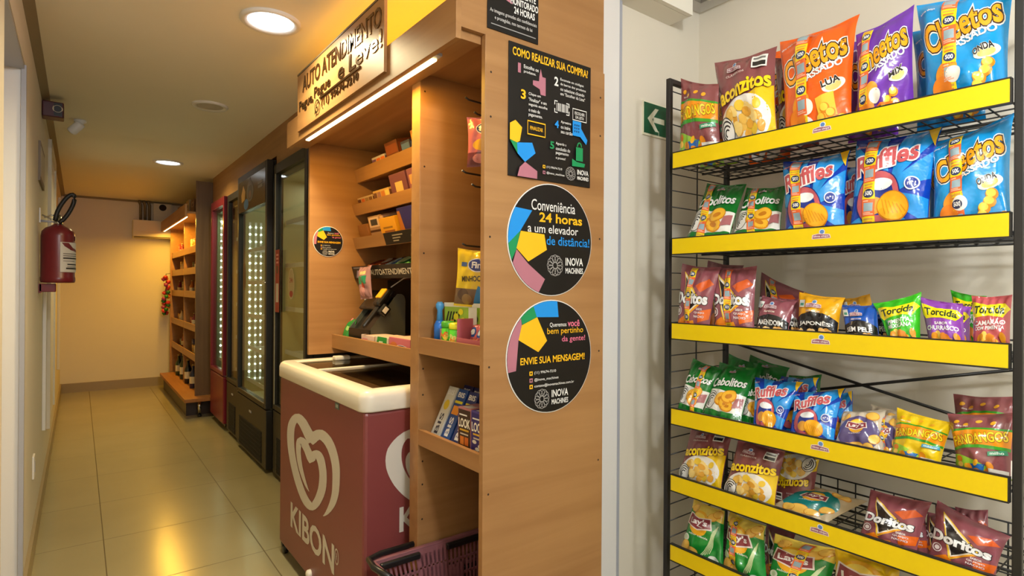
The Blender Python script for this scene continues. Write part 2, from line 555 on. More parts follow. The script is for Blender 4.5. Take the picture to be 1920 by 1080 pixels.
# left wall fittings --------------------------------------------------
def extinguisher():
    cx, cy, z0 = -0.094, 4.05, 1.314
    t = thing('fire_extinguisher', 'dark red fire extinguisher hanging on the left wall', 'fire extinguisher', (cx, cy, z0))
    red = mat('extinguisher_red', (112, 30, 38), rough=0.3)
    r = 0.078
    MB().lathe([(0.05, 0.0), (r - 0.004, 0.002), (r, 0.012), (r, 0.03), (r - 0.002, 0.034), (r - 0.002, 0.26), (r - 0.006, 0.285), (r - 0.022, 0.305), (0.035, 0.315), (0.022, 0.325)], (cx, cy, z0), red, 36).build('cylinder', t)
    m = MB()
    m.lathe([(0.02, 0.32), (0.02, 0.345), (0.014, 0.35), (0.014, 0.375)], (cx, cy, z0), M_chrome, 16)
    m.build('valve', t)
    m = MB().tube([(cx - 0.06, cy, z0 + 0.36), (cx - 0.03, cy, z0 + 0.375), (cx + 0.01, cy, z0 + 0.378)], 0.004, M_chrome)
    m.tube([(cx - 0.07, cy, z0 + 0.375), (cx - 0.03, cy, z0 + 0.352), (cx + 0.01, cy, z0 + 0.35)], 0.004, M_chrome)
    m.tube([(cx - 0.082, cy, z0 + 0.338), (cx - 0.04, cy, z0 + 0.338), (cx + 0.012, cy, z0 + 0.34)], 0.004, M_grey)
    m.build('handle', t)
    pts = []
    for i in range(22):
        a = R(-75 + i * 318 / 21)
        u, w = 0.026 * math.cos(a), 0.082 * math.sin(a)
        pts.append((cx + 0.03 + u * 0.9 + w * 0.42, cy - 0.02, z0 + 0.415 + w - u * 0.25))
    MB().tube(pts, 0.011, mat('rubber_hose', (28, 24, 22), rough=0.5), 10).build('hose', t)
    lab = MB()
    whi = mat('extinguisher_label', (205, 200, 192), rough=0.5)
    ang = lambda a: (cx + (r + 0.0015) * math.sin(R(a)), cy - (r + 0.0015) * math.cos(R(a)))
    N = 14
    for i in range(N):
        a, b = 8 + 95 * i / N, 8 + 95 * (i + 1) / N
        p, q = ang(a), ang(b)
        lab.poly([(p[0], p[1], z0 + 0.06), (q[0], q[1], z0 + 0.06), (q[0], q[1], z0 + 0.225), (p[0], p[1], z0 + 0.225)], whi)
    ar = Art()
    gr = (120, 112, 108)
    ar.poly([(0.05, 0.98), (0.3, 0.98), (0.5, 0.82), (0.95, 0.72), (0.95, 0.66), (0.4, 0.74), (0.15, 0.86)], (110, 40, 46))
    for y, a, b, h in ((0.6, 0.1, 0.85, 0.03), (0.53, 0.1, 0.8, 0.03), (0.44, 0.1, 0.88, 0.05), (0.36, 0.1, 0.6, 0.02), (0.24, 0.25, 0.75, 0.04), (0.17, 0.25, 0.7, 0.02), (0.1, 0.2, 0.8, 0.05)):
        ar.rect(a, y, b, y + h, (52, 48, 48) if h > 0.035 else gr)
    V, F, K, cols = ar.cut(12, 2, 1.0, 1.0)
    for k, c in enumerate(cols):
        for fc, kk in zip(F, K):
            if kk == k:
                pp = []
                for i in fc:
                    x, y, o = V[i]
                    a = 8 + 95 * x
                    rr = r + 0.002 + o * 0.01
                    pp.append((cx + rr * math.sin(R(a)), cy - rr * math.cos(R(a)), z0 + 0.06 + 0.165 * y))
                lab.poly(pp, ink(c))
    lab.build('label', t)
    m = MB()
    p, q = ang(72), ang(100)
    m.poly([(p[0], p[1], z0 + 0.238), (q[0], q[1], z0 + 0.238), (q[0], q[1], z0 + 0.262), (p[0], p[1], z0 + 0.262)], mat('tag_white', (225, 222, 216)))
    m.build('inspection_tag', t)
    m = MB().box(XL + 0.001, XL + 0.012, cy - 0.035, cy + 0.035, z0 - 0.055, z0 - 0.005, red).box(XL + 0.001, XL + 0.075, cy - 0.035, cy + 0.035, z0 - 0.05, z0 - 0.004, red, bev=0.004)
    m.build('support_bracket', t)
    m = MB().box(XL + 0.001, XL + 0.007, cy - 0.02, cy + 0.02, z0 + 0.33, z0 + 0.41, M_trim).tube([(XL + 0.005, cy, z0 + 0.345), (cx, cy, z0 + 0.338)], 0.003, M_grey)
    m.build('wall_hook', t)
extinguisher()
t = thing('alarm_box', 'dark maroon alarm box with round horn opening high on the left wall', 'alarm', (XL + 0.05, 4.3, 2.27))
MB().box(XL + 0.001, XL + 0.1, 4.22, 4.32, 2.275, 2.365, mat('alarm_maroon', (74, 22, 34), rough=0.4), bev=0.006).build('housing', t)
MB().lathe([(0.0, 0.002), (0.014, 0.0015), (0.02, -0.001), (0.024, 0.001)], (XL + 0.072, 4.219, 2.325), mat('alarm_horn', (196, 180, 150)), 20, axis='Y', caps=False).build('horn', t)
MB().box(XL + 0.055, XL + 0.092, 4.2185, 4.22, 2.285, 2.358, M_plastb).build('horn_plate', t)
t = thing('security_camera', 'small white security camera hanging from the corridor ceiling', 'camera', (0.0, 4.75, 2.40))
MB().lathe([(0.035, 0), (0.035, -0.012), (0.018, -0.022), (0.012, -0.05)], (0.0, 4.75, 2.40), M_trim, 24).build('mount', t)
xf = Matrix.Translation((-0.015, 4.74, 2.352)) @ Matrix.Rotation(R(42), 4, 'Y') @ Matrix.Rotation(R(20), 4, 'X')
MB().lathe([(0.02, 0.035), (0.028, 0.03), (0.03, -0.045), (0.027, -0.052)], (0, 0, 0), M_trim, 24, xf=xf).build('body', t)
MB().lathe([(0.0, -0.0535), (0.022, -0.0535), (0.026, -0.052)], (0, 0, 0), M_plastb, 24, xf=xf, caps=False).build('lens', t)
tag(MB().box(XL, XL + 0.018, 4.50, 4.53, 0.41, 1.30, M_trim, bev=0.003).build('cable_trunking', org=(XL, 4.515, 0.41)), 'white vertical cable trunking on the left wall below the extinguisher', 'trunking')
t = thing('wall_outlet', 'white outlet plate low on the left wall', 'outlet', (XL, 3.64, 0.41))
MB().box(XL, XL + 0.008, 3.60, 3.68, 0.355, 0.465, M_trim, bev=0.002).build('plate', t)
MB().box(XL + 0.008, XL + 0.010, 3.625, 3.655, 0.385, 0.435, M_grey).build('socket', t)
t = thing('wall_notice', 'small framed notice on the left wall above the extinguisher', 'notice', (XL, 4.15, 1.9))
MB().box(XL, XL + 0.01, 3.92, 4.36, 1.86, 2.07, mat('notice_frame', (120, 104, 84))).build('frame', t)
MB().box(XL + 0.01, XL + 0.011, 3.95, 4.33, 1.885, 2.045, mat('notice_paper', (190, 180, 160))).build('sheet', t)
mb = MB()
mb.box(XL, XL + 0.02, 5.1, 5.16, 0.3, 2.32, M_wall).box(XL, XL + 0.02, 6.1, 6.16, 0.3, 2.32, M_wall).box(XL, XL + 0.02, 5.1, 6.16, 2.26, 2.32, M_wall).box(XL, XL + 0.008, 5.16, 6.1, 0.3, 2.26, M_trim)
struct('door_2', mb, 'cream panel door frame on the left wall beyond the extinguisher', 'door')
mb = MB().box(XL, XL + 0.025, 7.40, 7.46, 0.44, 2.2, M_wall, bev=0.004)
struct('trim_5', mb, 'slim vertical cover strip near the far end of the left wall', 'trim')
# far wall fittings
t = thing('air_curtain', 'cream boxed unit high on the far wall', 'wall unit', (0.70, YF, 1.92))
MB().prism([(YF, 1.905), (YF - 0.16, 1.93), (YF - 0.19, 2.0), (YF - 0.19, 2.135), (YF, 2.135)], 'X', 0.535, 0.955, M_wall, bev=0.006).build('housing', t)
MB().box(0.55, 0.94, YF - 0.165, YF - 0.05, 1.914, 1.921, M_corn).build('grille', t)
for i in range(3):
    x = 0.625 + i * 0.048
    o = MB().tube([(x, YF - 0.03, 2.136), (x, YF - 0.03, 2.34), (x - 0.02, YF - 0.05, 2.395)], 0.017, mat('pipe_grey', (120, 106, 80), rough=0.5), 10).build('wall_pipe', org=(x, YF - 0.03, 2.14))
    tag(o, ('left', 'middle', 'right')[i] + ' one of three grey pipes rising from the boxed unit on the far wall', 'pipe', 'pipes above the boxed unit')
t = thing('duct_box', 'cream duct box with a dark round opening, beside the three pipes', 'duct', (0.86, YF, 2.2))
MB().box(0.765, 0.965, YF - 0.05, YF, 2.14, 2.375, M_wall).build('housing', t)
MB().lathe([(0.0, -0.001), (0.035, -0.001)], (0.865, YF - 0.0502, 2.325), M_hole, 20, axis='Y', caps=False).lathe([(0.033, -0.001), (0.036, -0.006), (0.042, -0.001)], (0.865, YF - 0.0502, 2.325), M_plastb, 20, axis='Y', caps=False).build('opening', t)

# exit sign
t = thing('exit_sign', 'green sign with a white left arrow on the short cream wall', 'sign', (1.85, 1.486, 1.99))
MB().box(1.782, 1.965, 1.480, 1.4855, 1.918, 2.055, mat('sign_border', (226, 222, 196), rough=0.4)).build('plate', t)
ar = Art()
ar.rect(0.02, 0.06, 0.98, 0.96, (16, 84, 52))
wt = (222, 222, 200)
ar.rect(0.34, 0.42, 0.72, 0.58, wt)
ar.poly([(0.14, 0.5), (0.40, 0.84), (0.52, 0.84), (0.30, 0.5)], wt)
ar.poly([(0.14, 0.5), (0.30, 0.5), (0.52, 0.16), (0.40, 0.16)], wt)
ar.rect(0.515, 0.06, 0.53, 0.2, wt)
MB().art(ar, lambda x, y, o: (1.782 + 0.183 * x, 1.480 - o, 1.918 + 0.137 * y)).build('arrow_print', t)

# ================================================================== KIOSK
XF, YP = 0.93, 1.352
DK, YEL, BLU, GRN, MAU, WHT = (20, 17, 16), (242, 184, 26), (26, 142, 226), (22, 140, 84), (176, 112, 128), (232, 230, 226)
K = thing('wooden_kiosk', 'tall beech self-service kiosk standing along the corridor', 'kiosk', (1.18, 2.1, 0))
MB().box(XF, 1.425, YP, YP + 0.02, 0, 2.036, M_wood, bev=0.0012).build('side_panel', K)
o = MB().box(0.834, 1.425, YP + 0.006, YP + 0.024, 2.037, 2.399, M_wood).build('header_panel', K)
MB().box(XF, 1.41, 1.746, 1.806, 0, 2.039, M_wood, bev=0.0012).build('partition', K)
MB().box(XF, 1.41, 2.92, 2.942, 0.955, 2.039, M_wood, bev=0.0012).build('far_side_panel', K)
MB().box(1.41, 1.425, YP + 0.021, 2.942, 0, 2.039, M_wood).build('back_panel', K)
MB().box(0.85, 1.425, YP + 0.025, 2.96, 2.0395, 2.058, M_woody).build('top_board', K)
MB().box(0.832, 0.85, YP + 0.003, 2.975, 2.0, 2.126, M_woody, bev=0.001).box(0.85, 0.93, YP + 0.024, 2.96, 2.012, 2.0395, M_woody).build('fascia', K)
st = MB().box(0.853, 0.873, 1.50, 2.76, 2.003, 2.0118, M_grey).build('light_strip', K)
MB().box(0.855, 0.871, 1.53, 2.745, 1.998, 2.003, M_ledw).build('diffuser', st)
MB().box(1.08, 1.16, 1.5, 2.5, 2.0585, 2.068, mat('led_top', (255, 170, 60), emit=1.2)).build('top_light_strip', K)
# bay shelves, between side panel and partition
for z0, z1 in ((1.074, 1.13), (0.76, 0.813)):
    MB().box(XF + 0.001, XF + 0.016, YP + 0.0205, 1.7455, z0, z1, M_woody).box(XF + 0.016, 1.4095, YP + 0.0205, 1.7455, z0 + 0.012, z0 + 0.028, M_wood).build('bay_shelf', K)
# shelf-pin holes on the partition and the end panel
def pin_hole(x, y, z):
    MB().lathe([(0.0, 0), (0.0034, 0)], (x, y, z), M_hole, 10, axis='Y', caps=False).build('pin_hole', K)
for z in (1.98, 1.72, 1.42, 1.02, 0.93, 0.70, 0.62, 0.5):
    pin_hole(XF + 0.018, 1.7455, z)
for z in (1.93, 1.80, 1.45, 1.07, 0.70):
    pin_hole(XF + 0.02, YP - 0.0004, z)
    pin_hole(1.405, YP - 0.0004, z + 0.02)
# sloping trays
TR = [(1.923, 1.858, 1.163), (1.737, 1.682, 1.153), (1.561, 1.504, 1.158), (1.410, 1.345, 1.153)]
M_tray = M_woody
M_tdark = mat('black_label', (30, 26, 26), rough=0.4)
def tray_floor(i, x):
    zt, zb, xt = TR[i]
    return zb + 0.006 + (x - xt - 0.018) * 0.27
for i, (zt, zb, xt) in enumerate(TR):
    m = MB()
    fm = M_tdark if i == 3 else M_tray
    m.prism([(xt, zt), (xt + 0.012, zt), (xt + 0.030, zb), (xt + 0.018, zb)], 'Y', 1.8065, 2.9195, fm)
    m.prism([(xt + 0.022, zb), (xt + 0.030, zb + 0.010), (1.4095, zb + 0.010 + (1.41 - xt - 0.03) * 0.27), (1.4095, zb + (1.41 - xt - 0.03) * 0.27)], 'Y', 1.8065, 2.9195, M_tray)
    tr = m.build('sloping_tray', K)
    f = lambda x, y, o, xt=xt, zt=zt, zb=zb: (xt + 0.018 - 0.018 * y - o, 2.9195 - 1.113 * x, zb + (zt - zb) * y)
    ar = Art()
    if i == 2:
        ar.rect(0.34, 0.02, 1.0, 0.98, DK)
        for j, (y, w) in enumerate(((0.66, 0.16), (0.44, 0.12), (0.22, 0.09))):
            ar.rect(0.42, y, 0.42 + w * 0.6, y + 0.1, (150, 140, 125))
            if j < 2:
                ar.rect(0.80, y, 0.80 + w * 0.7, y + 0.1, (150, 140, 125))
        ar.ell(0.665, 0.5, 0.045, 0.44, (170, 162, 145)).ell(0.665, 0.5, 0.033, 0.34, (90, 86, 78))
        for a in (-1, 1):
            for k in range(3):
                ar.rect(0.665 + a * (0.055 + 0.012 * k), 0.3 + 0.06 * k, 0.669 + a * (0.055 + 0.012 * k), 0.7 - 0.06 * k, (110, 100, 84))
    if i == 3:
        ar.text('AUTOATENDIMENTO', 0.42, 0.47, 0.44, 0.42, (196, 188, 178), bold=0.015)
        ar.poly([(0.76, 0.15), (0.80, 0.9), (0.82, 0.9), (0.86, 0.1), (0.81, 0.3)], MAU)
        for j in range(5):
            ar.rect(0.87, 0.72 - j * 0.15, 0.95 - 0.012 * (j % 2), 0.78 - j * 0.15, (150, 120, 112))
        ar.rect(0.02, 0.8, 0.1, 0.92, (120, 118, 130)).poly([(0.03, 0.1), (0.06, 0.7), (0.1, 0.4), (0.12, 0.05)], (150, 140, 170))
    if ar.L:
        MB().art(ar, f).build('label_strip', tr)
# counter with upstand
MB().box(1.05, 1.066, 1.8065, 2.9195, 0.985, 1.056, M_woody, bev=0.001).box(1.066, 1.4095, 1.8065, 2.9195, 0.985, 1.001, M_woody).build('counter', K)
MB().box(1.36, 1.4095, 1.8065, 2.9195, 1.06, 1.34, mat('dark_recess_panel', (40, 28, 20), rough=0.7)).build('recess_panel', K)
# display hooks on the back panel of the bay
for x0, z in ((0.985, 1.909), (1.02, 1.868), (0.975, 1.672), (1.012, 1.632), (0.978, 1.437)):
    y = 1.545
    MB().tube([(1.4095, y, z - 0.012), (x0 + 0.015, y, z), (x0, y, z + 0.006)], 0.0032, M_wire, 6).build('display_hook', K)

# sign board over the fascia
S = thing('kiosk_sign_board', 'beech sign board with bronze lettering raised above the kiosk fascia', 'sign', (0.826, 2.285, 2.02))
MB().box(0.820, 0.8315, 1.80, 2.762, 2.035, 2.298, M_woody, bev=0.001).build('board', S)
MB().box(0.818, 0.8335, 1.80, 2.762, 2.2985, 2.306, mat('sign_top_strip', (110, 96, 76), rough=0.4)).build('top_strip', S)
def letters(t, yc, zc, w, h, name='lettering', bold=0.014, rot=0, shear=0.0):
    V, F = text_mesh(t, bold, shear)
    lo, hi = V.min(0), V.max(0)
    P = (V - (lo + hi) / 2) / (hi - lo) * (w, h)
    m = MB()
    for x0 in (0.8168, 0.8198):
        vs = [m.bm.verts.new((x0, yc - p[0], zc + p[1])) for p in P]
        fs = []
        for f in F:
            try:
                fs.append(m.bm.faces.new([vs[i] for i in f]))
            except ValueError:
                pass
        if x0 > 0.819:
            back = vs
        else:
            front, ff = vs, fs
    edges = {}
    for f in F:
        for a, b in zip(f, f[1:] + f[:1]):
            k = (min(a, b), max(a, b))
            edges[k] = edges.get(k, 0) + 1
    for (a, b), n in edges.items():
        if n == 1:
            try:
                m.bm.faces.new((front[a], front[b], back[b], back[a]))
            except ValueError:
                pass
    m.mi(M_bronze)
    return m.build(name, S)
letters('AUTO ATENDIMENTO', 2.248, 2.235, 0.86, 0.072)
letters('Pegue,', 2.627, 2.138, 0.20, 0.058)
letters('Pague', 2.415, 2.146, 0.20, 0.060)
letters('e Leve!', 2.02, 2.157, 0.41, 0.066)
letters('(11) 99674-7210', 2.22, 2.082, 0.40, 0.040)
m = MB().box(0.8145, 0.8198, 2.0, 2.44, 2.108, 2.116, M_bronze)
m.build('underline', S)
ar = Art().ring(0.5, 0.52, 0.42, 0.42, 0.12, M_bronze, n=24).poly([(0.02, 0.0), (0.12, 0.36), (0.36, 0.1)], M_bronze).stroke([(0.34, 0.66), (0.42, 0.46), (0.66, 0.36)], 0.13, M_bronze)
m = MB().art(ar, lambda x, y, o: (0.8185 - o, 2.50 - 0.062 * x, 2.052 + 0.062 * y), lift=0.004)
m.build('phone_icon', S)

# ---------------------------------------------------------------- posters and round stickers
def logo(ar, cx, cy, s, dark=WHT):
    for k in range(12):
        a = 2 * math.pi * k / 12
        ar.ring(cx + 0.30 * s * math.cos(a), cy + 0.30 * s * math.sin(a), 0.17 * s, 0.17 * s, 0.025 * s, (170, 166, 162), n=12)
def inova(ar, cx, cy, s):
    logo(ar, cx - 0.62 * s, cy, s)
    ar.text('INOVA', cx + 0.55 * s, cy + 0.19 * s, 1.1 * s, 0.36 * s, WHT, bold=0.02)
    ar.text('MACHINES', cx + 0.55 * s, cy - 0.22 * s, 1.1 * s, 0.26 * s, WHT, bold=0.02)
def icon_row(ar, x, y, h, col, txt, w):
    ar.rect(x, y - h / 2, x + h, y + h / 2, col)
    ar.ell(x + h / 2, y, h * 0.26, h * 0.26, DK, n=12)
    ar.text(txt, x + 1.5 * h + w / 2, y, w, h * 0.85, WHT, bold=0.006)
# A: AMBIENTE MONITORADO, only the lower part shows
px0, pw = 0.938, 0.192
pt = MB().box(px0, px0 + pw, YP + 0.002, YP + 0.0055, 2.058, 2.36, mat('poster_black', DK, rough=0.45, spec=0.3), bev=0.0005)
ar = Art()
ar.poly([(0, 0.38), (0.1, 0.34), (0.22, 0.46), (0.12, 0.62), (0, 0.56)], YEL).poly([(0.28, 0.56), (0.34, 0.33), (0.46, 0.31), (0.56, 0.5), (0.4, 0.62)], MAU)
ar.poly([(0.46, 0.60), (0.6, 0.42), (0.8, 0.46), (0.78, 0.64), (0.6, 0.7)], BLU).poly([(0.78, 0.5), (0.92, 0.52), (0.9, 0.66), (0.75, 0.64)], YEL).poly([(0.3, 0.62), (0.46, 0.62), (0.5, 0.76), (0.36, 0.78)], GRN)
ar.text('AMBIENTE', 0.72, 0.435, 0.44, 0.07, WHT, bold=0.022).text('MONITORADO', 0.71, 0.348, 0.56, 0.07, WHT, bold=0.022).text('24 HORAS', 0.71, 0.262, 0.42, 0.07, WHT, bold=0.022)
ar.text('As imagens gravadas são confidenciais', 0.50, 0.178, 0.92, 0.045, (205, 203, 200), bold=0.004).text('e protegidas, nos termos da lei', 0.5, 0.115, 0.74, 0.045, (205, 203, 200), bold=0.004)
ar.rect(0.06, 0.045, 0.94, 0.055, (150, 148, 146))
pt.art(ar, lambda x, y, o: (px0 + pw * x, YP + 0.002 - o, 2.058 + 0.302 * y))
tag(pt.build('poster', org=(px0 + pw / 2, YP, 2.058)), 'black poster about 24 hour monitoring at the top of the kiosk end', 'poster')
# B: COMO REALIZAR SUA COMPRA?
x0, x1, z0, z1 = 1.012, 1.354, 1.637, 2.038
W, H = x1 - x0, z1 - z0
pt = MB().box(x0, x1, YP - 0.0042, YP - 0.0004, z0, z1, mat('poster_black', DK, rough=0.45, spec=0.3), bev=0.0005)
A_ = H / W
ar = Art(A_)
Y = lambda v: v * A_
ar.text('COMO REALIZAR SUA COMPRA?', 0.5, Y(0.935), 0.92, 0.075, YEL, bold=0.02)
ar.text('1', 0.115, Y(0.82), 0.032, 0.085, MAU, bold=0.01).text('Escolha os', 0.25, Y(0.842), 0.17, 0.032, WHT, bold=0.006).text('produtos.', 0.235, Y(0.802), 0.14, 0.032, WHT, bold=0.006)
ar.poly([(0.27, Y(.72)), (0.35, Y(.70)), (0.36, Y(.66)), (0.42, Y(.66)), (0.42, Y(.80)), (0.38, Y(.80)), (0.36, Y(.86)), (0.345, Y(.80)), (0.34, Y(.76)), (0.27, Y(.755))], MAU)
ar.text('2', 0.55, Y(0.80), 0.05, 0.085, WHT, bold=0.03)
for j, (tx, w) in enumerate((('Escaneie os códigos', .3), ('de barras dos produtos', .33), ('ou selecione clicando', .31), ('em "Escolher da Lista"', .32))):
    ar.text(tx, 0.60 + w / 2, Y(0.825 - 0.037 * j), w, 0.03, WHT, bold=0.006)
for a, b, c, d in ((.53, .645, 0, 0), (.71, .645, 1, 0), (.53, .555, 0, 1), (.71, .555, 1, 1)):
    sx, sy = (1, -1)[c], (-1, 1)[d]
    ar.stroke([(a + 0.035 * sx, Y(b)), (a, Y(b)), (a, Y(b) + 0.035 * sy)], 0.01, WHT)
for k in range(9):
    ar.rect(0.552 + k * 0.0165, Y(0.568), 0.552 + k * 0.0165 + (0.009 if k % 3 else 0.005), Y(0.632), WHT)
ar.stroke([(0.755, Y(.53)), (0.935, Y(.53)), (0.935, Y(.62)), (0.755, Y(.62))], 0.009, WHT, closed=True)
ar.text('ESCOLHER', 0.845, Y(0.588), 0.13, 0.028, WHT, bold=0.012).text('DA LISTA', 0.845, Y(0.556), 0.11, 0.028, WHT, bold=0.012)
ar.text('3', 0.155, Y(0.625), 0.055, 0.085, YEL, bold=0.03)
for j, (tx, w) in enumerate((('Clique em', .14), ('"Finalizar" e em', .21), ('seguida escolha', .22), ('o meio de', .13), ('pagamento.', .16))):
    ar.text(tx, 0.215 + w / 2, Y(0.64 - 0.04 * j), w, 0.031, WHT, bold=0.006)
ar.stroke([(0.205, Y(.335)), (0.41, Y(.335)), (0.41, Y(.435)), (0.205, Y(.435))], 0.012, YEL, closed=True)
ar.text('FINALIZAR', 0.307, Y(0.385), 0.15, 0.034, YEL, bold=0.012)
ar.text('4', 0.55, Y(0.46), 0.05, 0.07, BLU, bold=0.03)
for j, (tx, w) in enumerate((('Aproxime', .13), ('ou insira', .12), ('seu cartão', .15))):
    ar.text(tx, 0.60 + w / 2, Y(0.485 - 0.038 * j), w, 0.031, WHT, bold=0.006)
ar.poly([(0.75, Y(.40)), (0.85, Y(.40)), (0.93, Y(.345)), (0.945, Y(.385)), (0.86, Y(.47)), (0.86, Y(.52)), (0.75, Y(.52))], BLU)
for k in range(9):
    ar.rect(0.77 + 0.025 * (k % 3), Y(0.43 + 0.025 * (k // 3)), 0.785 + 0.025 * (k % 3), Y(0.445 + 0.025 * (k // 3)), (16, 70, 120))
ar.text('5', 0.49, Y(0.285), 0.05, 0.07, GRN, bold=0.03)
for j, (tx, w) in enumerate((('Aguarde a', .13), ('conclusão do', .18), ('pagamento', .16), ('e pronto!', .12))):
    ar.text(tx, 0.535 + w / 2, Y(0.305 - 0.038 * j), w, 0.031, WHT, bold=0.006)
ar.rect(0.79, Y(.20), 0.88, Y(.31), GRN).ring(0.835, Y(.315), 0.026, 0.038, 0.012, GRN, a0=0, a1=180).poly([(0.74, Y(.15)), (0.9, Y(.155)), (0.91, Y(.185)), (0.8, Y(.19)), (0.74, Y(.21))], GRN)
ar.poly([(0, Y(.265)), (0, Y(.385)), (0.06, Y(.415)), (0.135, Y(.37)), (0.11, Y(.265)), (0.08, Y(.25))], YEL)
ar.poly([(0.08, Y(.25)), (0.25, Y(.27)), (0.29, Y(.195)), (0.17, Y(.115)), (0.085, Y(.17))], BLU).poly([(0, Y(.262)), (0.08, Y(.25)), (0.085, Y(.17))], GRN).poly([(0.085, 0.001), (0.11, Y(.07)), (0.17, Y(.115)), (0.31, Y(.06)), (0.31, 0.001)], MAU)
icon_row(ar, 0.375, Y(0.105), 0.03, YEL, '(11) 99674-7210', 0.19)
icon_row(ar, 0.375, Y(0.06), 0.03, MAU, '@inova_machines', 0.22)
inova(ar, 0.80, Y(0.085), 0.135)
pt.art(ar, lambda x, y, o: (x0 + W * x, YP - 0.0042 - o, z0 + W * y))
tag(pt.build('poster', org=((x0 + x1) / 2, YP, z0)), 'black instruction poster with five numbered steps on the kiosk end', 'poster')

def disc(cx, yp, cz, r, ar, label, name='round_sticker', lip=0.0022):
    m = MB().lathe([(0.0, -0.0004), (r, -0.0004), (r, -lip), (r - 0.0008, -lip - 0.0008), (0.0, -lip - 0.0008)], (cx, yp, cz), M_trim, 64, axis='Y', caps=False)
    m.lathe([(0.0, -lip - 0.0010), (r - 0.003, -lip - 0.0010)], (cx, yp, cz), mat('poster_black', DK, rough=0.45, spec=0.3), 64, axis='Y', caps=False)
    # keep the print inside the disc
    RR = r - 0.004
    for o, (V, F, col) in enumerate(ar.L):
        nv = []
        for x, y in V:
            u, w = (x - 0.5) * 2 * r, (y - 0.5) * 2 * r
            d = math.hypot(u, w)
            if d > RR:
                u, w = u * RR / d, w * RR / d
            nv.append((u / (2 * r) + 0.5, w / (2 * r) + 0.5))
        ar.L[o] = (nv, F, col)
    m.art(ar, lambda x, y, o: (cx + (x - 0.5) * 2 * r, yp - lip - 0.0012 - o, cz + (y - 0.5) * 2 * r))
    return tag(m.build(name, org=(cx, yp, cz)), label, 'sticker')
def arcpts(a0, a1, n=10, r=0.5):
    return [(0.5 + r * math.cos(R(a0 + (a1 - a0) * i / n)), 0.5 + r * math.sin(R(a0 + (a1 - a0) * i / n))) for i in range(n + 1)]
ar = Art()
ar.poly(arcpts(148, 186) + [(0.14, 0.56), (0.27, 0.745)], BLU).poly(arcpts(186, 203) + [(0.10, 0.40), (0.14, 0.56)], GRN)
ar.poly([(0.145, 0.56), (0.41, 0.545), (0.44, 0.41), (0.23, 0.30), (0.10, 0.41)], YEL)
ar.poly(arcpts(206, 252) + [(0.42, 0.15), (0.23, 0.28), (0.10, 0.40)], MAU)
ar.text('Conveniência', 0.52, 0.80, 0.52, 0.095, WHT, bold=0.004).text('24 horas', 0.61, 0.695, 0.52, 0.085, YEL, bold=0.022).text('a um elevador', 0.52, 0.595, 0.60, 0.075, WHT, bold=0.004).text('de distância!', 0.70, 0.495, 0.53, 0.08, BLU, bold=0.008)
inova(ar, 0.66, 0.275, 0.2)
disc(1.187, YP, 1.4535, 0.177, ar, 'round black sticker reading convenience 24 hours, upper one on the kiosk end')
ar = Art()
ar.poly(arcpts(82, 115) + [(0.33, 0.85), (0.585, 0.845)], BLU).poly(arcpts(115, 135) + [(0.17, 0.79), (0.33, 0.85)], GRN).poly([(0.165, 0.785), (0.335, 0.85), (0.45, 0.64), (0.35, 0.545), (0.13, 0.66)], YEL).poly(arcpts(135, 193) + [(0.105, 0.40), (0.13, 0.66), (0.165, 0.785)], MAU)
ar.text('Queremos', 0.58, 0.775, 0.2, 0.045, WHT, bold=0.006).text('você', 0.77, 0.785, 0.15, 0.06, (232, 120, 150), bold=0.014).text('bem pertinho', 0.67, 0.715, 0.44, 0.07, YEL, bold=0.004).text('da gente!', 0.77, 0.64, 0.29, 0.065, (232, 120, 150), bold=0.006)
ar.text('ENVIE SUA MENSAGEM!', 0.53, 0.475, 0.76, 0.062, YEL, bold=0.02)
for y, c, tx, w in ((0.365, YEL, '(11) 99674-7210', .25), (0.305, MAU, '@inova_machines', .28), (0.25, YEL, 'contato@inovamachines.com.br', .47)):
    icon_row(ar, 0.25, y, 0.036, c, tx, w)
inova(ar, 0.5, 0.135, 0.18)
AR2 = [(list(v), f, c) for v, f, c in ar.L]
disc(1.187, YP, 1.087, 0.178, ar, 'round black sticker reading send your message, lower one on the kiosk end')
ar = Art(); ar.L = AR2
disc(1.0265, 2.92, 1.537, 0.079, ar, 'small round black sticker on the inner far side of the kiosk')

# ================================================================== SNACK RACK
RX, RXB, RY0, RY1 = 1.70, 2.08, 0.327, 1.298
ZFL = {1: 1.748, 2: 1.441, 3: 1.139, 4: 0.834, 5: 0.596, 6: 0.347}
RK = thing('snack_rack', 'tall black wire rack with yellow shelf rails against the cream wall', 'rack', (1.88, 0.81, 0))
for y in (RY1, RY0):
    for x in (RX + 0.008, RXB):
        MB().box(x - 0.009, x + 0.009, y - 0.009, y + 0.009, 0, 2.068, M_black, bev=0.002).build('post', RK)
    MB().box(RX + 0.017, RXB - 0.009, y - 0.009, y + 0.009, 2.05, 2.068, M_black, bev=0.002).build('top_bar', RK)
    m = MB()
    for i in range(33):
        z = 0.09 + i * 0.0605
        if z < 2.03 and (y > 1 or i % 5 == 2):
            m.tube([(RX + 0.015, y, z), (RXB - 0.008, y, z)], 0.0021, M_wire, 6)
    for x in (1.885,):
        m.tube([(x, y + 0.003, 0.05), (x, y + 0.003, 2.05)], 0.0026, M_wire, 6)
    m.build('end_grid', RK)
for y0, z0, y1, z1 in ((1.29, 1.089, 0.34, 0.88), (0.33, 1.10, 1.29, 0.86)):
    MB().tube([(RXB + 0.022, y0, z0), (RXB + 0.022, y1, z1)], 0.005, M_wire, 8).build('cross_brace', RK)
m = MB()
for z in (0.655, 0.56, 0.52):
    m.tube([(RXB - 0.012, RY0 + 0.01, z), (RXB - 0.012, RY1 - 0.01, z)], 0.0026, M_wire, 6)
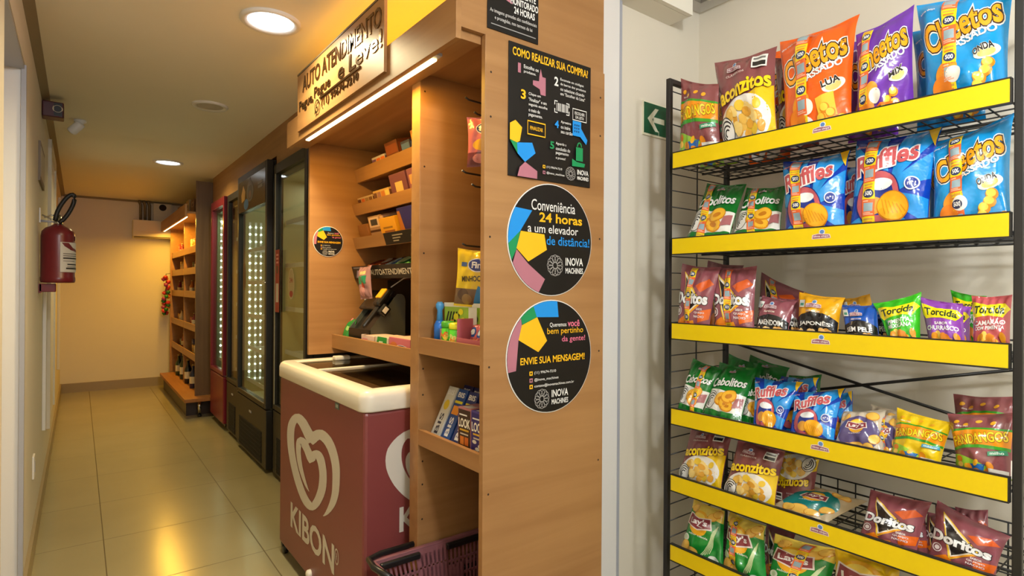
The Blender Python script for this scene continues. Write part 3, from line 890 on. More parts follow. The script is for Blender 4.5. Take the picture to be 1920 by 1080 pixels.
for i in range(17):
    y = 0.36 + i * 0.056
    m.tube([(RXB - 0.012, y, 0.50), (RXB - 0.012, y, 0.655)], 0.0022, M_wire, 6)
m.build('back_fence', RK)
RAIL_INK = (150, 96, 110)
def maker_mark(ar, cx, cy, s):
    ar.ell(cx + 0.1 * s, cy + 0.42 * s, 0.30 * s, 0.30 * s, (226, 226, 232), n=20).ell(cx + 0.1 * s, cy + 0.42 * s, 0.22 * s, 0.22 * s, (92, 132, 190), n=18)
    ar.poly([(cx - 0.95 * s, cy - 0.32 * s), (cx - 0.9 * s, cy + 0.14 * s), (cx - 0.3 * s, cy + 0.27 * s), (cx + 0.9 * s, cy + 0.14 * s), (cx + 1.0 * s, cy - 0.28 * s)], (232, 214, 214))
    ar.poly([(cx - 0.87 * s, cy - 0.26 * s), (cx - 0.82 * s, cy + 0.09 * s), (cx - 0.3 * s, cy + 0.2 * s), (cx + 0.82 * s, cy + 0.08 * s), (cx + 0.92 * s, cy - 0.22 * s)], RAIL_INK)
    ar.text('elma chips', cx, cy - 0.06 * s, 1.55 * s, 0.24 * s, (240, 232, 232), bold=0.02)
for k, zf in ZFL.items():
    m = MB()
    zw = zf - 0.004
    for x in (RX + 0.012, RX + 0.19, RXB - 0.016):
        m.tube([(x, RY0 + 0.016, zw - 0.004), (x, RY1 - 0.016, zw - 0.004)], 0.0042, M_wire, 6)
    for i in range(6):
        x = RX + 0.045 + i * 0.056
        m.tube([(x, RY0 + 0.016, zw), (x, RY1 - 0.016, zw)], 0.0021, M_wire, 6)
    for i in range(21):
        y = RY0 + 0.02 + i * 0.0465
        m.tube([(RX + 0.008, y, zw), (RXB - 0.014, y, zw)], 0.0021, M_wire, 6)
    m.tube([(RXB - 0.014, RY0 + 0.016, zw + 0.03), (RXB - 0.014, RY1 - 0.016, zw + 0.03)], 0.003, M_wire, 6)
    sh = m.build('wire_shelf', RK)
    m = MB()
    y0, y1 = 0.342, 1.268
    z0, z1 = zf - 0.013, zf + 0.040
    m.box(1.692, 1.704, y0 - 0.004, y1 + 0.004, z0 - 0.004, z1 + 0.002, M_black)
    m.box(1.6885, 1.692, y0 - 0.003, y1 + 0.003, z1, z1 + 0.0035, M_black).box(1.6885, 1.692, y0 - 0.003, y1 + 0.003, z0 - 0.005, z0 - 0.001, M_black).box(1.6885, 1.692, y1, y1 + 0.003, z0 - 0.005, z1 + 0.003, M_black)
    m.box(1.6892, 1.692, y0, y1, z0 - 0.001, z1, M_yel)
    ar = Art()
    maker_mark(ar, 0, 0, 0.027)
    yl = 0.755
    m.art(ar, lambda x, y, o, zc=(z0 + z1) / 2: (1.6892 - o, yl - x, zc + 0.002 + y), lift=0.0004)
    m.build('price_rail', sh)

# ================================================================== SNACK BAGS
NX, NY = 28, 36
BROWN = (138, 76, 78)
def nutri(ar, x, y, s):
    ar.rect(x, y, x + 1.0 * s, y + 0.85 * s, (232, 232, 228)).rect(x + 0.08 * s, y + 0.1 * s, x + 0.92 * s, y + 0.4 * s, (34, 32, 32)).rect(x + 0.1 * s, y + 0.55 * s, x + 0.9 * s, y + 0.7 * s, (120, 118, 116))
def puff(ar, pts, r, c1, c2):
    for x, y in pts:
        ar.ell(x, y, r, r * 0.85, c2, n=14)
    for x, y in pts:
        ar.ell(x - r * 0.12, y + r * 0.15, r * 0.78, r * 0.6, c1, n=14)
def pile(ar, rnd, x0, x1, y0, y1, n, r, cols):
    for i in range(n):
        x, y = rnd.uniform(x0, x1), rnd.uniform(y0, y1)
        ar.ell(x, y, r * rnd.uniform(0.8, 1.25), r * rnd.uniform(0.6, 1.0), rnd.choice(cols), rot=rnd.uniform(0, 180), n=12)
CORN = [(240, 176, 40), (226, 140, 30), (250, 206, 84), (214, 120, 26)]
def swirl(ar, x, y, s, rot=0):
    ar.ell(x, y, 0.17 * s, 0.2 * s, (34, 34, 36), n=24).ell(x, y, 0.155 * s, 0.185 * s, (238, 236, 230), n=24)
    for k, r in enumerate((0.125, 0.085, 0.045)):
        ar.ring(x + 0.01 * s, y - 0.01 * s * k, r * s, r * 1.15 * s, 0.022 * s, (40, 40, 42), a0=40 + rot, a1=250 + rot, n=14)
def band(ar, y, h, col, amp=0.05, x0=-0.05, x1=1.05, ph=0.0, slope=0.0):
    n = 14
    xs = [x0 + (x1 - x0) * i / n for i in range(n + 1)]
    f = lambda x: y + amp * math.sin(3.2 * x + ph) + slope * x
    ar.stroke([(x, f(x)) for x in xs], h, col)
def k_fand(base, seal):
    ar = Art(1.4)
    rnd = random.Random(3)
    band(ar, 0.76, 0.40, (62, 156, 40), 0.05, ph=0.6, slope=0.12)
    band(ar, 0.77, 0.30, (240, 150, 24), 0.05, ph=0.6, slope=0.12)
    for x, y in ((0.3, 1.12), (0.5, 1.2), (0.72, 1.16), (0.16, 1.18)):
        ar.ell(x, y, 0.05, 0.035, (238, 172, 40), rot=30, n=12)
    ar.text('FANDANGOS', 0.5, 0.845, 0.92, 0.20, (250, 214, 30), rot=9, bold=0.03, out=(((70, 36, 20), 0.03),))
    ar.poly([(0.0, 0.0), (1.0, 0.0), (1.0, 0.2), (0.7, 0.3), (0.4, 0.42), (0.15, 0.5), (0, 0.52)], (150, 200, 52))
    ar.poly([(0.05, 0.1), (0.3, 0.34), (0.6, 0.36), (0.52, 0.14), (0.3, 0.02)], (40, 104, 180))
    pile(ar, rnd, 0.1, 0.75, 0.05, 0.48, 15, 0.065, CORN)
    ar.rect(0.66, 0.02, 0.99, 0.30, (228, 222, 212)).ell(0.82, 0.14, 0.13, 0.07, (240, 190, 90), n=16)
    ar.poly([(0.66, 0.52), (0.98, 0.58), (0.96, 0.66), (0.66, 0.60)], seal)
    ar.text('milho', 0.81, 0.59, 0.22, 0.05, (240, 240, 236), rot=9)
    ar.text('elma chips', 0.25, 1.08, 0.2, 0.045, (236, 226, 222))
    return base, ar
def k_acon(flip=False):
    ar = Art(1.35)
    rnd = random.Random(5)
    ar.poly([(0.0, 0.06), (1.0, 0.06), (1.0, 0.80), (0.75, 0.74), (0, 0.40)], (236, 196, 22))
    ar.ell(0.50, 0.36, 0.46, 0.33, (240, 236, 228), rot=14)
    pile(ar, rnd, 0.2, 0.82, 0.2, 0.56, 30, 0.075, [(238, 190, 88), (226, 164, 58), (246, 214, 130), (240, 200, 60)])
    swirl(ar, 0.17, 0.27, 0.9)
    ar.text('aconzitos', 0.53, 0.80, 0.90, 0.21, (250, 214, 24), rot=10, shear=0.12, bold=0.035, out=(((90, 44, 20), 0.012),))
    ar.text('CLÁSSICOS', 0.42, 1.02, 0.34, 0.04, (230, 214, 208), rot=5)
    maker_mark(ar, 0.40, 1.11, 0.13)
    nutri(ar, 0.70, 1.05, 0.22)
    if flip:
        for i, (V, F, c) in enumerate(ar.L):
            ar.L[i] = ([(1 - x, 1.35 - y) for x, y in V], F, c)
    return BROWN, ar
def k_che(base, word, shape):
    ar = Art(1.35)
    br, oy = (58, 32, 22), (246, 166, 24)
    for cx, cy, w, h, t in ((0.5, 0.90, 0.88, 0.32, 'Cheetos'),):
        ar.text(t, cx, cy, w, h, oy, rot=16, shear=0.1, bold=0.026, out=(((240, 238, 234), 0.08), (br, 0.042)))
    ar.text('ASSADO', 0.66, 0.735, 0.5, 0.085, (246, 244, 240), rot=17, bold=0.03, out=(((30, 60, 90), 0.02),))
    ar.ell(0.80, 0.53, 0.15, 0.075, (244, 236, 220), rot=16).ell(0.80, 0.52, 0.10, 0.05, (232, 200, 120), rot=16)
    ar.text(word, 0.76, 0.575, 0.24, 0.085, (34, 30, 30), rot=18, bold=0.03, out=(((244, 240, 232), 0.03),))
    if shape == 'wave':
        puff(ar, [(0.64, 0.10), (0.70, 0.17), (0.72, 0.25), (0.79, 0.32), (0.82, 0.40)], 0.075, (252, 208, 70), (232, 140, 24))
        puff(ar, [(0.80, 0.09), (0.88, 0.12), (0.95, 0.16)], 0.06, (252, 208, 70), (232, 140, 24))
    elif shape == 'moon':
        ar.poly([(0.55, 0.40), (0.80, 0.46), (0.84, 0.2), (0.6, 0.14)], (252, 196, 60))
        puff(ar, [(0.62, 0.18), (0.68, 0.28), (0.76, 0.22), (0.8, 0.12), (0.9, 0.15)], 0.07, (252, 208, 70), (232, 140, 24))
        ar.ell(0.3, 0.13, 0.2, 0.1, (236, 226, 214), rot=10).ell(0.68, 0.1, 0.2, 0.06, (236, 226, 214), rot=12)
    else:
        puff(ar, [(0.45, 0.10), (0.55, 0.16), (0.66, 0.13), (0.62, 0.25), (0.74, 0.2), (0.72, 0.33), (0.3, 0.3)], 0.07, (252, 208, 70), (232, 140, 24))
        ar.stroke([(0.25, 0.14), (0.5, 0.22), (0.78, 0.2)], 0.03, (236, 120, 30))
    ar.ell(0.33, 0.38, 0.15, 0.11, (238, 150, 40), rot=30).ell(0.26, 0.22, 0.13, 0.12, (238, 132, 34), rot=-20).ell(0.42, 0.33, 0.1, 0.09, (238, 232, 222))
    ar.text('elma chips', 0.14, 1.16, 0.18, 0.04, (236, 230, 226), rot=12)
    return base, ar
def k_ceb():
    ar = Art(1.35)
    band(ar, 0.40, 0.42, (240, 238, 230), 0.05, ph=2.0, slope=0.06)
    swirl(ar, 0.17, 0.42, 0.95)
    for x, y, a in ((0.48, 0.44, 10), (0.62, 0.34, -15), (0.66, 0.52, 25)):
        ar.ell(x, y, 0.19, 0.135, (218, 140, 24), rot=a).ell(x, y + 0.01, 0.17, 0.115, (246, 186, 52), rot=a).ell(x, y, 0.085, 0.045, (206, 128, 30), rot=a)
    ar.poly([(0.78, 0.3), (0.98, 0.36), (0.98, 0.56), (0.82, 0.5)], (176, 108, 110))
    band(ar, 0.12, 0.14, (20, 118, 40), 0.03, ph=2.4, slope=0.05)
    ar.text('Cebolitos', 0.52, 0.82, 0.88, 0.19, (240, 242, 236), rot=7, shear=0.25, bold=0.028, out=(((8, 70, 24), 0.02),))
    maker_mark(ar, 0.52, 1.09, 0.10)
    return (20, 118, 40), ar
def k_ruf():
    ar = Art(1.35)
    lb = (36, 148, 226)
    for a, b, c, d in ((0.0, 0.12, 0.30, 0.45), (0.55, 0.72, 0.75, 1.0), (1.05, 1.2, 1.0, 1.35)):
        ar.poly([(0, a), (0, b + 0.08), (0.5, 0.5 + (b - 0.5) * 0.3), (0.5, 0.5 + (a - 0.5) * 0.3)], lb)
        ar.poly([(1, a + 0.14), (1, b + 0.32), (0.5, 0.55), (0.5, 0.45)], lb)
    ar.poly([(0.45, 0.6), (0.2, 1.35), (0.42, 1.35), (0.55, 0.6)], lb).poly([(0.55, 0.6), (0.62, 1.35), (0.9, 1.35), (0.6, 0.6)], lb)
    ar.poly([(0.3, 0.0), (0.5, 0.0), (0.5, 0.4), (0.45, 0.4)], lb).poly([(0.7, 0.0), (0.95, 0.0), (0.56, 0.4)], lb)
    n0 = len(ar.L)
    ar.ell(0.40, 0.38, 0.30, 0.35, (22, 40, 120), n=30).ell(0.40, 0.38, 0.285, 0.335, (196, 92, 100), n=30).ell(0.42, 0.40, 0.19, 0.23, (24, 50, 140), n=26)
    ar.ell(0.43, 0.55, 0.16, 0.075, (240, 242, 244), n=20)
    ar.ell(0.36, 0.29, 0.12, 0.11, (226, 160, 60), n=18)
    ar.ell(0.60, 0.27, 0.21, 0.18, (206, 124, 12), rot=-18, n=28).ell(0.60, 0.275, 0.195, 0.165, (250, 178, 32), rot=-18, n=28)
    for k in range(6):
        ar.stroke([(0.45 + 0.05 * k, 0.37 - 0.018 * k), (0.52 + 0.05 * k, 0.17 + 0.004 * k)], 0.012, (226, 146, 16))
    ar.ell(0.83, 0.52, 0.085, 0.085, (232, 236, 244)).ell(0.83, 0.52, 0.07, 0.07, (40, 60, 150)).text('nº1', 0.83, 0.52, 0.09, 0.05, (240, 240, 246), bold=0.02)
    for i in range(n0, len(ar.L)):
        V, F, c = ar.L[i]
        ar.L[i] = ([(x, y + 0.09) for x, y in V], F, c)
    ar.text('Ruffles', 0.45, 0.98, 0.80, 0.28, (204, 92, 96), rot=12, shear=0.15, bold=0.03, out=(((240, 240, 242), 0.055),), arc=0.0)
    ar.poly([(0.86, 1.35), (1.0, 1.35), (1.0, 1.08)], (244, 196, 32))
    ar.text('elma', 0.1, 1.2, 0.12, 0.05, (230, 170, 160), rot=10)
    return (12, 60, 176), ar
def k_dor():
    ar = Art(1.3)
    ar.poly([(0.55, 0.9), (0.85, 1.05), (0.98, 0.95), (0.72, 0.78)], (216, 92, 34)).poly([(0.70, 0.42), (1.0, 0.5), (0.98, 0.30), (0.72, 0.22)], (232, 104, 22))
    ar.poly([(0.15, 1.16), (0.34, 0.26), (0.80, 0.60)], (244, 204, 60)).poly([(0.17, 1.12), (0.36, 0.32), (0.74, 0.60)], (238, 228, 214)).poly([(0.19, 1.05), (0.37, 0.36), (0.70, 0.60)], (40, 34, 34))
    ar.stroke([(0.36, 0.31), (0.80, 0.60)], 0.03, (246, 160, 26))
    ar.text('Doritos', 0.47, 0.66, 0.90, 0.21, (242, 242, 244), rot=0, bold=0.045, out=(((36, 34, 40), 0.04),))
    ar.poly([(0.08, 0.22), (0.30, 0.34), (0.48, 0.14), (0.2, 0.05)], (236, 130, 24)).poly([(0.3, 0.2), (0.6, 0.26), (0.66, 0.08), (0.36, 0.04)], (246, 156, 40)).ell(0.34, 0.17, 0.07, 0.03, (200, 96, 18))
    for j, (t, w) in enumerate((('SABOR', .16), ('QUEIJO', .26), ('NACHO', .26))):
        ar.text(t, 0.74, 0.47 - 0.068 * j, w, 0.045, (240, 232, 232), bold=0.02)
    ar.ring(0.13, 0.42, 0.075, 0.075, 0.02, (226, 214, 214)).ell(0.13, 0.42, 0.045, 0.045, (226, 214, 214))
    return (146, 80, 90), ar
def k_nut(base, txt, black_h=0.30):
    ar = Art(1.2)
    rnd = random.Random(9)
    ar.ell(0.5, 0.20, 0.62, black_h, (32, 30, 30)).rect(0.0, -0.2, 1.0, 0.2, (32, 30, 30))
    pile(ar, rnd, 0.03, 0.97, 0.02, 0.14, 16, 0.085, [(232, 178, 98), (214, 150, 70), (244, 206, 140)])
    ar.text(txt, 0.5, 0.29, 0.78, 0.13, (242, 240, 236), bold=0.03)
    maker_mark(ar, 0.46, 0.72, 0.20)
    ar.text('AMENDOIM', 0.46, 0.57, 0.34, 0.045, (236, 226, 210))
    ar.rect(0.08, 0.66, 0.24, 0.84, (222, 226, 222)).rect(0.11, 0.69, 0.21, 0.76, (80, 150, 130))
    return base, ar
def k_tor(base, lines):
    ar = Art(1.2)
    rnd = random.Random(11)
    ar.poly([(0.02, 0.70), (0.10, 0.60), (0.5, 0.64), (0.86, 0.62), (1.0, 0.80), (0.88, 0.90), (0.45, 0.86), (0.05, 0.94)], (246, 226, 24))
    ar.text('Torcida', 0.50, 0.765, 0.78, 0.17, (34, 58, 34), rot=1, shear=0.12, bold=0.03)
    for j, (t, w, h) in enumerate(lines):
        ar.text(t, 0.5, 0.52 - 0.105 * j, w, h, (242, 240, 240), rot=3, shear=0.15, bold=0.03)
    pile(ar, rnd, 0.15, 0.95, 0.02, 0.25, 26, 0.085, [(244, 186, 50), (230, 150, 34), (250, 212, 96), (220, 130, 30)])
    return base, ar
def lays_logo(ar, x, y, s, rot=0):
    ar.ell(x, y, 0.25 * s, 0.25 * s, (240, 176, 36), rot=rot).ell(x - 0.02 * s, y + 0.03 * s, 0.19 * s, 0.17 * s, (246, 214, 90))
    ar.poly([(x - 0.33 * s, y - 0.08 * s), (x - 0.28 * s, y + 0.16 * s), (x, y + 0.10 * s), (x + 0.28 * s, y + 0.16 * s), (x + 0.33 * s, y - 0.06 * s), (x, y - 0.15 * s)], (236, 224, 216))
    ar.poly([(x - 0.30 * s, y - 0.065 * s), (x - 0.26 * s, y + 0.135 * s), (x, y + 0.08 * s), (x + 0.26 * s, y + 0.135 * s), (x + 0.30 * s, y - 0.04 * s), (x, y - 0.125 * s)], (140, 56, 66))
    ar.text("Lay's", x, y + 0.005 * s, 0.46 * s, 0.15 * s, (244, 240, 238), rot=4, bold=0.03)
def chip(ar, x, y, r, rot=0):
    ar.ell(x, y, r, r * 0.75, (222, 150, 48), rot=rot, n=18).ell(x, y + 0.006, r * 0.9, r * 0.64, (246, 196, 88), rot=rot, n=18)
def k_lay(base, top, kind):
    ar = Art(1.3)
    if kind == 'green':
        band(ar, 1.18, 0.3, (238, 206, 84), 0.05, ph=1.0)
        for x, y in ((0.2, 1.12), (0.75, 1.05), (0.86, 1.16)):
            chip(ar, x, y, 0.13, 30)
        lays_logo(ar, 0.42, 0.82, 1.15)
        for k in range(5):
            ar.stroke([(0.50 + 0.05 * k, 0.12 + 0.03 * k), (0.70 + 0.02 * k, 0.42), (0.84 + 0.02 * k, 0.78 + 0.03 * k)], 0.014, (206, 226, 170))
        ar.text('sabor cebola', 0.45, 0.54, 0.5, 0.045, (232, 238, 226))
        ar.ell(0.14, 0.42, 0.09, 0.08, (226, 230, 214)).ell(0.14, 0.42, 0.05, 0.045, (196, 214, 176))
        chip(ar, 0.15, 0.22, 0.15, 60); chip(ar, 0.33, 0.16, 0.12, 10)
        ar.ell(0.82, 0.16, 0.12, 0.07, (226, 230, 220))
    elif kind == 'yellow':
        lays_logo(ar, 0.48, 0.85, 1.45)
        chip(ar, 0.3, 0.3, 0.2, 20); chip(ar, 0.62, 0.24, 0.22, -20)
    else:
        ar.ell(0.5, 0.56, 0.46, 0.44, top, n=36)
        lays_logo(ar, 0.47, 0.72, 0.75)
        ar.text('sabor', 0.45, 0.53, 0.3, 0.04, (210, 206, 222))
        for x, y, r, a in ((0.18, 0.98, 0.13, 30), (0.78, 1.02, 0.16, -20), (0.86, 0.44, 0.13, 60), (0.5, 0.2, 0.17, 0), (0.72, 0.22, 0.13, 30), (0.32, 0.18, 0.12, -10)):
            chip(ar, x, y, r, a)
        if kind == 'tealtop':
            ar.poly([(0.0, 0.0), (1, 0.0), (0.9, 0.12), (0.3, 0.1)], (170, 150, 120))
    return base, ar
def raised(k, dy):
    """the same print set higher on the bag"""
    base, ar = k
    ar.L = [([(x, y + dy) for x, y in V], F, c) for V, F, c in ar.L]
    return base, ar
KINDS = {
    'fand_m': k_fand(BROWN, (60, 150, 110)), 'fand_y': k_fand((238, 200, 22), (70, 160, 190)),
    'acon': k_acon(), 'acon_d': k_acon(True),
    'che_o': k_che((234, 96, 18), 'LUA', 'moon'), 'che_p': k_che((108, 52, 166), 'MIX', 'mix'), 'che_b': k_che((20, 146, 214), 'ONDA', 'wave'),
    'ceb': raised(k_ceb(), 0.07), 'ruf': k_ruf(), 'dor': k_dor(),
    'amen': raised(k_nut((142, 78, 88), 'AMENDOIM'), 0.14), 'jap': raised(k_nut((232, 168, 22), 'JAPONÊS', 0.36), 0.14), 'pele': raised(k_nut((26, 82, 176), 'SEM PELE', 0.34), 0.14),
    'tor_g': raised(k_tor((58, 186, 32), (('PIMENTA', .6, .09), ('MEXICANA', .66, .09))), 0.12), 'tor_p': raised(k_tor((146, 74, 178), (('SABOR', .36, .06), ('CHURRASCO', .84, .10))), 0.12),
    'tor_r': raised(k_tor((196, 86, 92), (('CAMARÃO', .84, .11), ('COM PIMENTA', .8, .07))), 0.12),
    'lay_g': k_lay((28, 142, 52), None, 'green'), 'lay_y': k_lay((232, 188, 20), None, 'yellow'), 'lay_p': k_lay((206, 192, 170), (92, 80, 128), 'dome'), 'lay_t': k_lay((196, 176, 140), (30, 130, 128), 'tealtop'),
}
CUTS = {}
class Pillow:
    """inflated pillow-bag surface with its own folds, spanned between four corners"""
    def __init__(s, corners, T, seed, aspect):
        s.c = [np.array(c, float) for c in corners]   # TL, TR, BL, BR
        s.T = T
        s.asp = aspect
        rnd = random.Random(seed)
        s.ph = [rnd.uniform(0, 6.28) for _ in range(8)]
        s.k1, s.k2 = rnd.choice((3, 4, 5)), rnd.choice((3, 4, 5))
        s.cr = [(rnd.uniform(0.1, 0.9), rnd.uniform(0.15, 0.9), rnd.uniform(0, 3.14), rnd.uniform(0.055, 0.09), rnd.choice((-1, 1)) * rnd.uniform(0.0025, 0.006)) for _ in range(10)]
        s.flop = rnd.uniform(-0.014, 0.006)
        s.bias = rnd.uniform(-0.12, 0.12)
    def __call__(s, u, v, side=1, lift=0.0):
        u = np.asarray(u, float); v = np.asarray(v, float)
        uu = 0.5 + (u - 0.5) * (1 - 0.075 * np.sin(np.pi * v) ** 0.8)
        TL, TR, BL, BR = s.c
        vv = v - 0.03 * np.sin(np.pi * u) * (v > 0.5) * (2 * v - 1) ** 3
        P = (1 - vv)[..., None] * ((1 - uu)[..., None] * BL + uu[..., None] * BR) + vv[..., None] * ((1 - uu)[..., None] * TL + uu[..., None] * TR)
        a = np.clip(1 - np.abs(2 * u - 1) ** 2.3, 0, 1) ** 0.62
        vs = np.clip((v - 0.035) / 0.93, 0, 1)
        b = np.clip(1 - np.abs(2 * (vs + s.bias * vs * (1 - vs)) - 1) ** 2.6, 0, 1) ** 0.72
        z = s.T * a * b
        e = np.minimum(1, 9 * np.minimum(np.minimum(u, 1 - u), 1.0)) * np.minimum(1, 9 * np.minimum(v, 1 - v))
        dt, db = 1 - v, v
        w = 0.0058 * np.exp(-dt / 0.17) * np.sin(2 * np.pi * s.k1 * u + s.ph[0]) + 0.0052 * np.exp(-db / 0.16) * np.sin(2 * np.pi * s.k2 * u + s.ph[1])
        w += 0.0016 * np.sin(7 * u + 5 * v * s.asp + s.ph[2]) * np.sin(6 * v - 3 * u + s.ph[3]) + 0.0009 * np.sin(19 * u - 11 * v + s.ph[4])
        for cx, cy, an, wd, h in s.cr:
            d = (u - cx) * math.cos(an) + (v - cy) * math.sin(an)
            t = -(u - cx) * math.sin(an) + (v - cy) * math.cos(an)
            w += h * np.exp(-(d / wd) ** 2) * np.exp(-(t / 0.3) ** 2)
        k = s.T / 0.03
        z = z * side * (1.0 if side > 0 else 0.8) + w * e * k * (1 if side > 0 else 0.6)
        z = z + s.flop * np.clip((v - 0.86) / 0.14, 0, 1) ** 1.5 + 0.0015 * np.sin(2 * np.pi * 2 * u + s.ph[5]) * np.clip((v - 0.9) * 10, 0, 1)
        return np.concatenate([P, (z + lift)[..., None]], -1)
def pillow_mesh(name, srf, base, art, key, lift0=0.0008):
    """front and back skins plus the print, as one mesh"""
    V, F, K, mats = [], [], [], [film(base)]
    for side in (1, -1):
        g = np.mgrid[0:NX + 1, 0:NY + 1]
        P = srf(g[0] / NX, g[1] / NY, side)
        off = len(V)
        V += P.reshape(-1, 3).tolist()
        id_ = lambda i, j: off + i * (NY + 1) + j
        for i in range(NX):
            for j in range(NY):
                q = (id_(i, j), id_(i + 1, j), id_(i + 1, j + 1), id_(i, j + 1))
                F.append(q if side > 0 else q[::-1]); K.append(0)
    if art is not None:
        if key not in CUTS:
            CUTS[key] = art.cut(NX, NY)
        aV, aF, aK, cols = CUTS[key]
        if len(aV):
            P = srf(aV[:, 0], aV[:, 1] / art.asp, 1, lift0 + 0.00016 * np.round(aV[:, 2] / 0.01))
            off = len(V)
            V += P.tolist()
            idx = []
            for c in cols:
                m = film(c)
                if m not in mats:
                    mats.append(m)
                idx.append(mats.index(m))
            for f, k in zip(aF, aK):
                F.append(tuple(off + i for i in f)); K.append(idx[k])
    me = bpy.data.meshes.new(name)
    me.from_pydata(V, [], F)
    for m in mats:
        me.materials.append(m)
    me.polygons.foreach_set('material_index', K)
    me.polygons.foreach_set('use_smooth', [True] * len(F))
    me.update()
    return me
def strip_art(ph):
    ar = Art(1.35)
    n = 6
    h = 1.35 / n
    for i in range(n):
        y0 = i * h
        if (i + ph) % 2:
            ar.rect(0, y0, 1, y0 + h, (236, 106, 50)).rect(0.14, y0 + 0.28 * h, 0.86, y0 + 0.78 * h, (152, 174, 184))
            ar.rect(0.1, y0 + 0.85 * h, 0.5, y0 + 0.92 * h, (244, 190, 160)).rect(0.1, y0 + 0.08 * h, 0.9, y0 + 0.14 * h, (244, 180, 150)).rect(0.1, y0 + 0.17 * h, 0.7, y0 + 0.23 * h, (244, 180, 150))
        else:
            ar.rect(0, y0, 1, y0 + h, (246, 214, 22)).rect(0.12, y0 + 0.80 * h, 0.85, y0 + 0.90 * h, (210, 160, 60)).rect(0.12, y0 + 0.62 * h, 0.8, y0 + 0.72 * h, (226, 130, 40))
            ar.ell(0.5, y0 + 0.32 * h, 0.42, 0.26 * h, (44, 52, 88)).text('500', 0.5, y0 + 0.33 * h, 0.56, 0.26 * h, (240, 240, 238), bold=0.03)
    return ar
STRIPS = {}
def strip_mesh(srf, sx, tilt, ph, wid=0.17):
    key = ph
    if key not in STRIPS:
        STRIPS[key] = strip_art(ph).cut(6, 40)
    aV, aF, aK, cols = STRIPS[key]
    v = 0.03 + 0.94 * aV[:, 1] / 1.35
    u = np.clip(sx + wid * (aV[:, 0] - 0.5) + tilt * (v - 0.5), 0.03, 0.97)
    P = srf(u, v, 1, 0.0042 + 0.00012 * np.round(aV[:, 2] / 0.01))
    me = bpy.data.meshes.new('coupon_strip')
    me.from_pydata(P.tolist(), [], [tuple(f) for f in aF])
    for c in cols:
        me.materials.append(film(c))
    me.polygons.foreach_set('material_index', aK)
    me.polygons.foreach_set('use_smooth', [True] * len(aF))
    me.update()
    return me
def facing(loc, lean=0, yaw=0, roll=0):
    """local x to the viewer's right, y up, z out of a front that faces -X"""
    B = Matrix(((0, 0, -1), (-1, 0, 0), (0, 1, 0))).to_4x4()
    return Matrix.Translation(loc) @ Matrix.Rotation(R(yaw), 4, 'Z') @ B @ Matrix.Rotation(R(-lean), 4, 'X') @ Matrix.Rotation(R(roll), 4, 'Z')
def snack_bag(kind, corners, T, M, label, strip=None, seed=1, name='snack_bag', cat='snack bag', group=None):
    base, art = KINDS[kind]
    srf = Pillow(corners, T, seed, art.asp)
    o = bpy.data.objects.new(name, pillow_mesh(name, srf, base, art, kind))
    COL.objects.link(o)
    o.matrix_world = M
    tag(o, label, cat, group)
    if strip:
        c = bpy.data.objects.new('coupon_strip', strip_mesh(srf, *strip))
        COL.objects.link(c)
        c.parent = o
        c['label'] = 'yellow and orange coupon strip'
    return o
